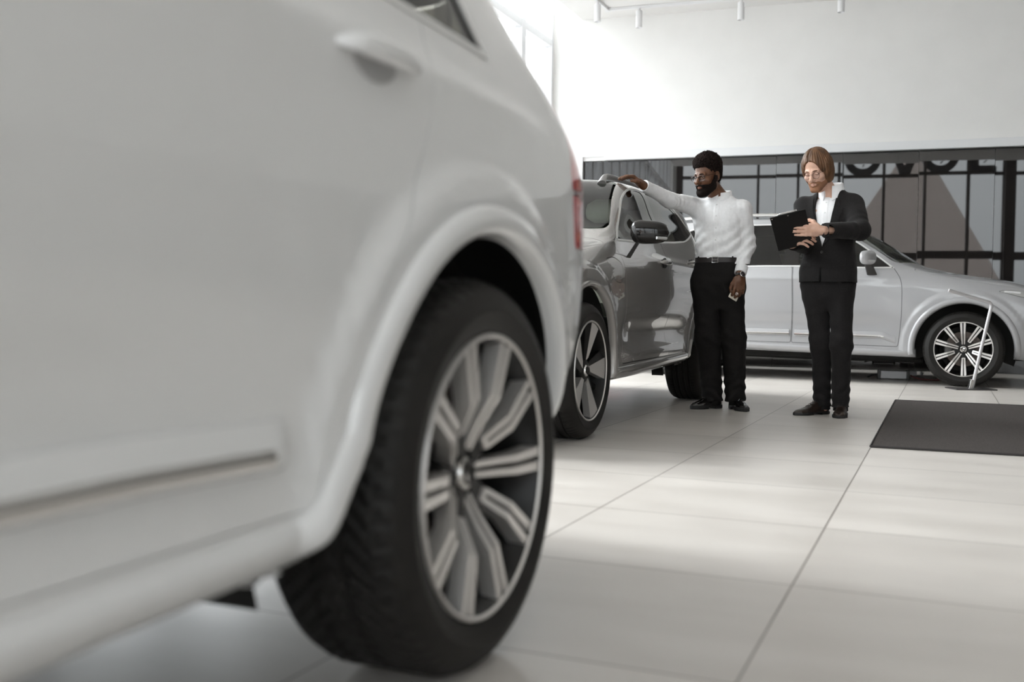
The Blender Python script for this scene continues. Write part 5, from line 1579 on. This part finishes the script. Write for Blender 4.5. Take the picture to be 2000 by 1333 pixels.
    def jacket(P):
        d = jraw(P); x = tl(P)+.012; z = P[:, 2]; f_ = P@fwd
        w = np.interp(z, [bz, 1.25, 1.40, 1.50, 1.56], [0, .036, .066, .070, .085])
        wedge = np.maximum(np.abs(x-np.interp(z, [bz, 1.5], [0, .012]))-w, np.maximum(bz-z, -.00-f_))
        d = smax(d, -wedge, .004)
        slit = np.maximum(np.abs(x+.02*(1.02-z))-.0022-.10*np.maximum(0, .97-z), np.maximum(z-1.0, .0-f_))
        d = smax(d, -np.maximum(slit, .105-f_), .003)
        return d
    jo = sdf_obj('jacket', jacket, (-.36, -.44, .89), (.36, .26, 1.53), .0050, 'suit_black', t)
    Rd = np.stack([lat, fwd, V3(0, 0, 1)], 1); o_ = lat*-.012
    for s in (1, -1):
        lap = [(s*.002, bz+.005), (s*.040, 1.25), (s*.070, 1.40), (s*.076, 1.47), (s*.098, 1.455), (s*.112, 1.405), (s*.128, 1.395), (s*.100, 1.30), (s*.055, 1.205)]
        drape('lapel', jraw, lap, Rd, o_, 'suit_black', jo, .004, .004, .010)
        drape('pocket_flap', jraw, [(s*.070, 1.055), (s*.150, 1.065), (s*.150, 1.015), (s*.072, 1.005)], Rd, o_, 'suit_black', jo, .003, .003, .012)
    drape('breast_pocket', jraw, [(.085, 1.335), (.150, 1.345), (.150, 1.328), (.086, 1.318)], Rd, o_, 'suit_black', jo, .002, .002, .010)
    p_ = o_+V3(0, 0, 1.105)+fwd*.3
    for _ in range(50): p_ = p_-fwd*np.clip(jraw(p_[None])[0], -.05, .05)
    m = MB(); m.lathe([(0, .004), (.008, .0035), (.010, 0)], 16, Matrix.Translation(Vector(p_)) @ Matrix.Rotation(-YW+PI, 4, 'Z')); m.build('button', 'satin_black', jo)
    # trousers
    tr = [(.72, 0, 0, .10, .06), (.79, 0, 0, .142, .092), (.85, 0, 0, .156, .108), (.90, 0, .0, .162, .112), (1.0, 0, .0, .158, .116), (1.03, 0, 0, .150, .110)]
    def trous(P):
        d = column(P, tr, yaw, 2.3); parts_ = []
        for h_, k_, a_ in ((hipR, kR, aR), (hipL, kL, aL)):
            l_ = chain(P, [h_+V3(0, 0, -.02), k_, V3(a_[0], a_[1], .02)], [.088, .066, .056], .05)
            parts_.append(smin(d, smax(l_, .060-P[:, 2], .004), .045))
        d = smin(parts_[0], parts_[1], .006)
        z = P[:, 2]
        d = d-wrinkle(P, 26, 31, .0040)
        d = d-.0034*np.sin(z*92+3*np.sin(P[:, 0]*30))*sstep(.30, .14, z)
        d = d-.0034*np.sin(z*72+P[:, 0]*40)*np.exp(-((z-.49)/.08)**2)
        return d
    sdf_obj('trousers', trous, (-.26, -.24, .04), (.28, .22, 1.05), .0052, 'suit_black', t)
    shoe('shoe', (.040, .085), (-.228, -.060), 0, 'leather_brown', 'sole_black', t, hgt=.070, sole=.020)
    shoe('shoe', (.125, .015), (.012, -.245), 0, 'leather_brown', 'sole_black', t, hgt=.070, sole=.020)
    for a_ in (aR, aL):
        m = MB(); m.tube([a_+V3(0, 0, -.055), a_+V3(0, 0, .02), a_+V3(0, 0, .09)], [.050, .045, .048], 18); m.build('sock', 'suit_black', t)
    # wrist watch showing at the cuff
    cw = wL+dL*.002
    Mw = Matrix.Translation(Vector(cw)) @ Vector((0, 1, 0)).rotation_difference(Vector(dL)).to_matrix().to_4x4()
    m = MB(); m.lathe([(.0285, -.006), (.0325, -.006), (.0325, .006), (.0285, .006)], 28, Mw, closed=True); m.build('bracelet', 'steel', t)
    # clipboard, its dark back towards us
    A = [V3(*q) for q in ()]
    cb = thing('clipboard', 'black clipboard with a metal clip held up by the man in the black suit', 'clipboard', (0, 0, 0))
    c0 = V3(-.366, -.395, 1.222)
    ux = V3(.92, -.28, .234); ux /= np.linalg.norm(ux)      # along the top edge to the right
    uy = V3(.66, .56, -.50); uy -= ux*(uy@ux); uy /= np.linalg.norm(uy)  # down the board
    un = np.cross(ux, uy)
    Mc = Matrix(((ux[0], un[0], -uy[0], c0[0]), (ux[1], un[1], -uy[1], c0[1]), (ux[2], un[2], -uy[2], c0[2]), (0, 0, 0, 1)))
    cb.matrix_world = t.matrix_basis @ Mc
    m = MB(); m.box((0, 0, 0), (.222, .005, .315)); m.build('board', 'board_black', cb, bevel=.0015)
    m = MB(); m.box((0, .0045, -.008), (.200, .003, .285)); m.build('paper', 'paper', cb)
    m = MB(); m.box((0, .010, .148), (.12, .012, .022)); m.tube([(-.055, .008, .158), (-.04, .004, .168), (.04, .004, .168), (.055, .008, .158)], .003, 8); m.build('clip', 'steel', cb, bevel=.002)
    for x_ in (-.10, .0):
        m = MB(); m.lathe([(0, -.0035), (.004, -.0030), (.0048, -.0022)], 12, Matrix.Translation((x_+.0, -.001, .142))); m.build('rivet', 'steel', cb)
    return t
man_one()
man_two()
# ------------------------------------------------------------------ things on the floor
def carpet():
    m = mat('mat_fibre', rough=.95, spec=.1)
    noise_col(m, (.045, .040, .038), (.115, .103, .098), 260, 6, None, .6, 'Object', None, .35, .68)
    mat('mat_edge', (.022, .018, .018), .8)
    P = [(-.339, 5.538), (-.352, 8.70), (2.35, 8.76), (2.40, 5.64)]
    mb = MB(); 
    fn = lambda a, b, h: (a, b, h)
    mb.prism(P, .001, .009, fn)
    o = mb.build('floor_mat', 'mat_fibre', smooth=False, bevel=.003)
    tag(o, 'dark grey fibre floor mat lying on the pale tiles in front of the silver car', 'mat')
    e = MB(); E_ = [(x*1., y) for x, y in P]
    for i in range(4):
        a, b = Vector((*E_[i], .0085)), Vector((*E_[(i+1) % 4], .0085))
        e.tube([a, b], .006, 6, sy=.5)
    e.build('edging', 'mat_edge', o)
carpet()
def stand():
    base = Vector((.243, 10.53, 0))
    t = thing('price_stand', 'slim bent metal display stand with a flat base in front of the silver wheel', 'display stand', base, (0, 0, PSI))
    m = MB(); m.box((.0, 0, .006), (.385, .26, .012)); m.build('base', 'stand_base', t, bevel=.003)
    pts = [(.012, 0, .012), (.070, .0, .30), (.165, .0, .755), (.172, .0, .785), (.168, .0, .812), (.150, .0, .828), (-.02, .0, .875), (-.235, .0, .935)]
    m = MB(); m.tube(chaikin3(pts), .016, 12, ref=(0, 1, 0), sx=.7); m.build('post', 'stand_metal', t)
    m = MB(); m.box((-.005, -.006, .05), (.03, .04, .09), Matrix.Rotation(.2, 3, 'Y')); m.build('bracket', 'steel', t, bevel=.003)
def chaikin3(p):
    p = [Vector(q) for q in p]
    o = [p[0]]
    for i in range(len(p)-1): o += [p[i]*.75+p[i+1]*.25, p[i]*.25+p[i+1]*.75]
    return o+[p[-1]]
mat('stand_metal', (.62, .61, .62), .35, .6)
mat('stand_base', (.10, .095, .095), .3, .7)
mat('cable_red', (.10, .020, .020), .5)
mat('charger_grey', (.58, .58, .59), .4)
stand()
def charger():
    c = Vector((-.500, 11.70, 0))
    t = thing('battery_charger', 'pale grey box with black end caps on the floor under the silver car', 'charger', c, (0, 0, .12))
    m = MB(); m.box((0, 0, .052), (.265, .11, .082)); m.build('body', 'charger_grey', t, bevel=.006)
    for s in (-1, 1):
        m = MB(); m.box((s*.145, 0, .054), (.026, .125, .104)); m.box((s*.145, 0, .004), (.03, .13, .008)); m.build('end_cap', 'satin_black', t, bevel=.006)
    m = MB(); m.tube([(-.155, 0, .05), (-.22, .0, .04), (-.26, .01, .02)], .010, 8); m.build('plug', 'satin_black', t)
    m = MB()
    P = [(-.325, 11.69, .05), (-.25, 11.66, .018), (-.12, 11.62, .012), (-.015, 11.56, .02), (.005, 11.50, .10), (-.03, 11.46, .22), (-.09, 11.44, .32)]
    m.tube(chaikin3(chaikin3(P)), .008, 8)
    tag(m.build('cable', 'cable_red'), 'dark red charging cable running from the grey box up behind the silver wheel', 'cable')
    m = MB(); m.box((0, 0, .03), (.10, .05, .06)); m.lathe([(.0, -.03), (.02, -.03), (.02, .03), (0, .03)], 14, Matrix.Translation((.10, 0, .03)))
    o = m.build('socket_block', 'charger_grey', bevel=.006); o.location = (-.33, 12.55, 0)
    tag(o, 'small pale plug block on the floor far beneath the silver car', 'plug block')
charger()
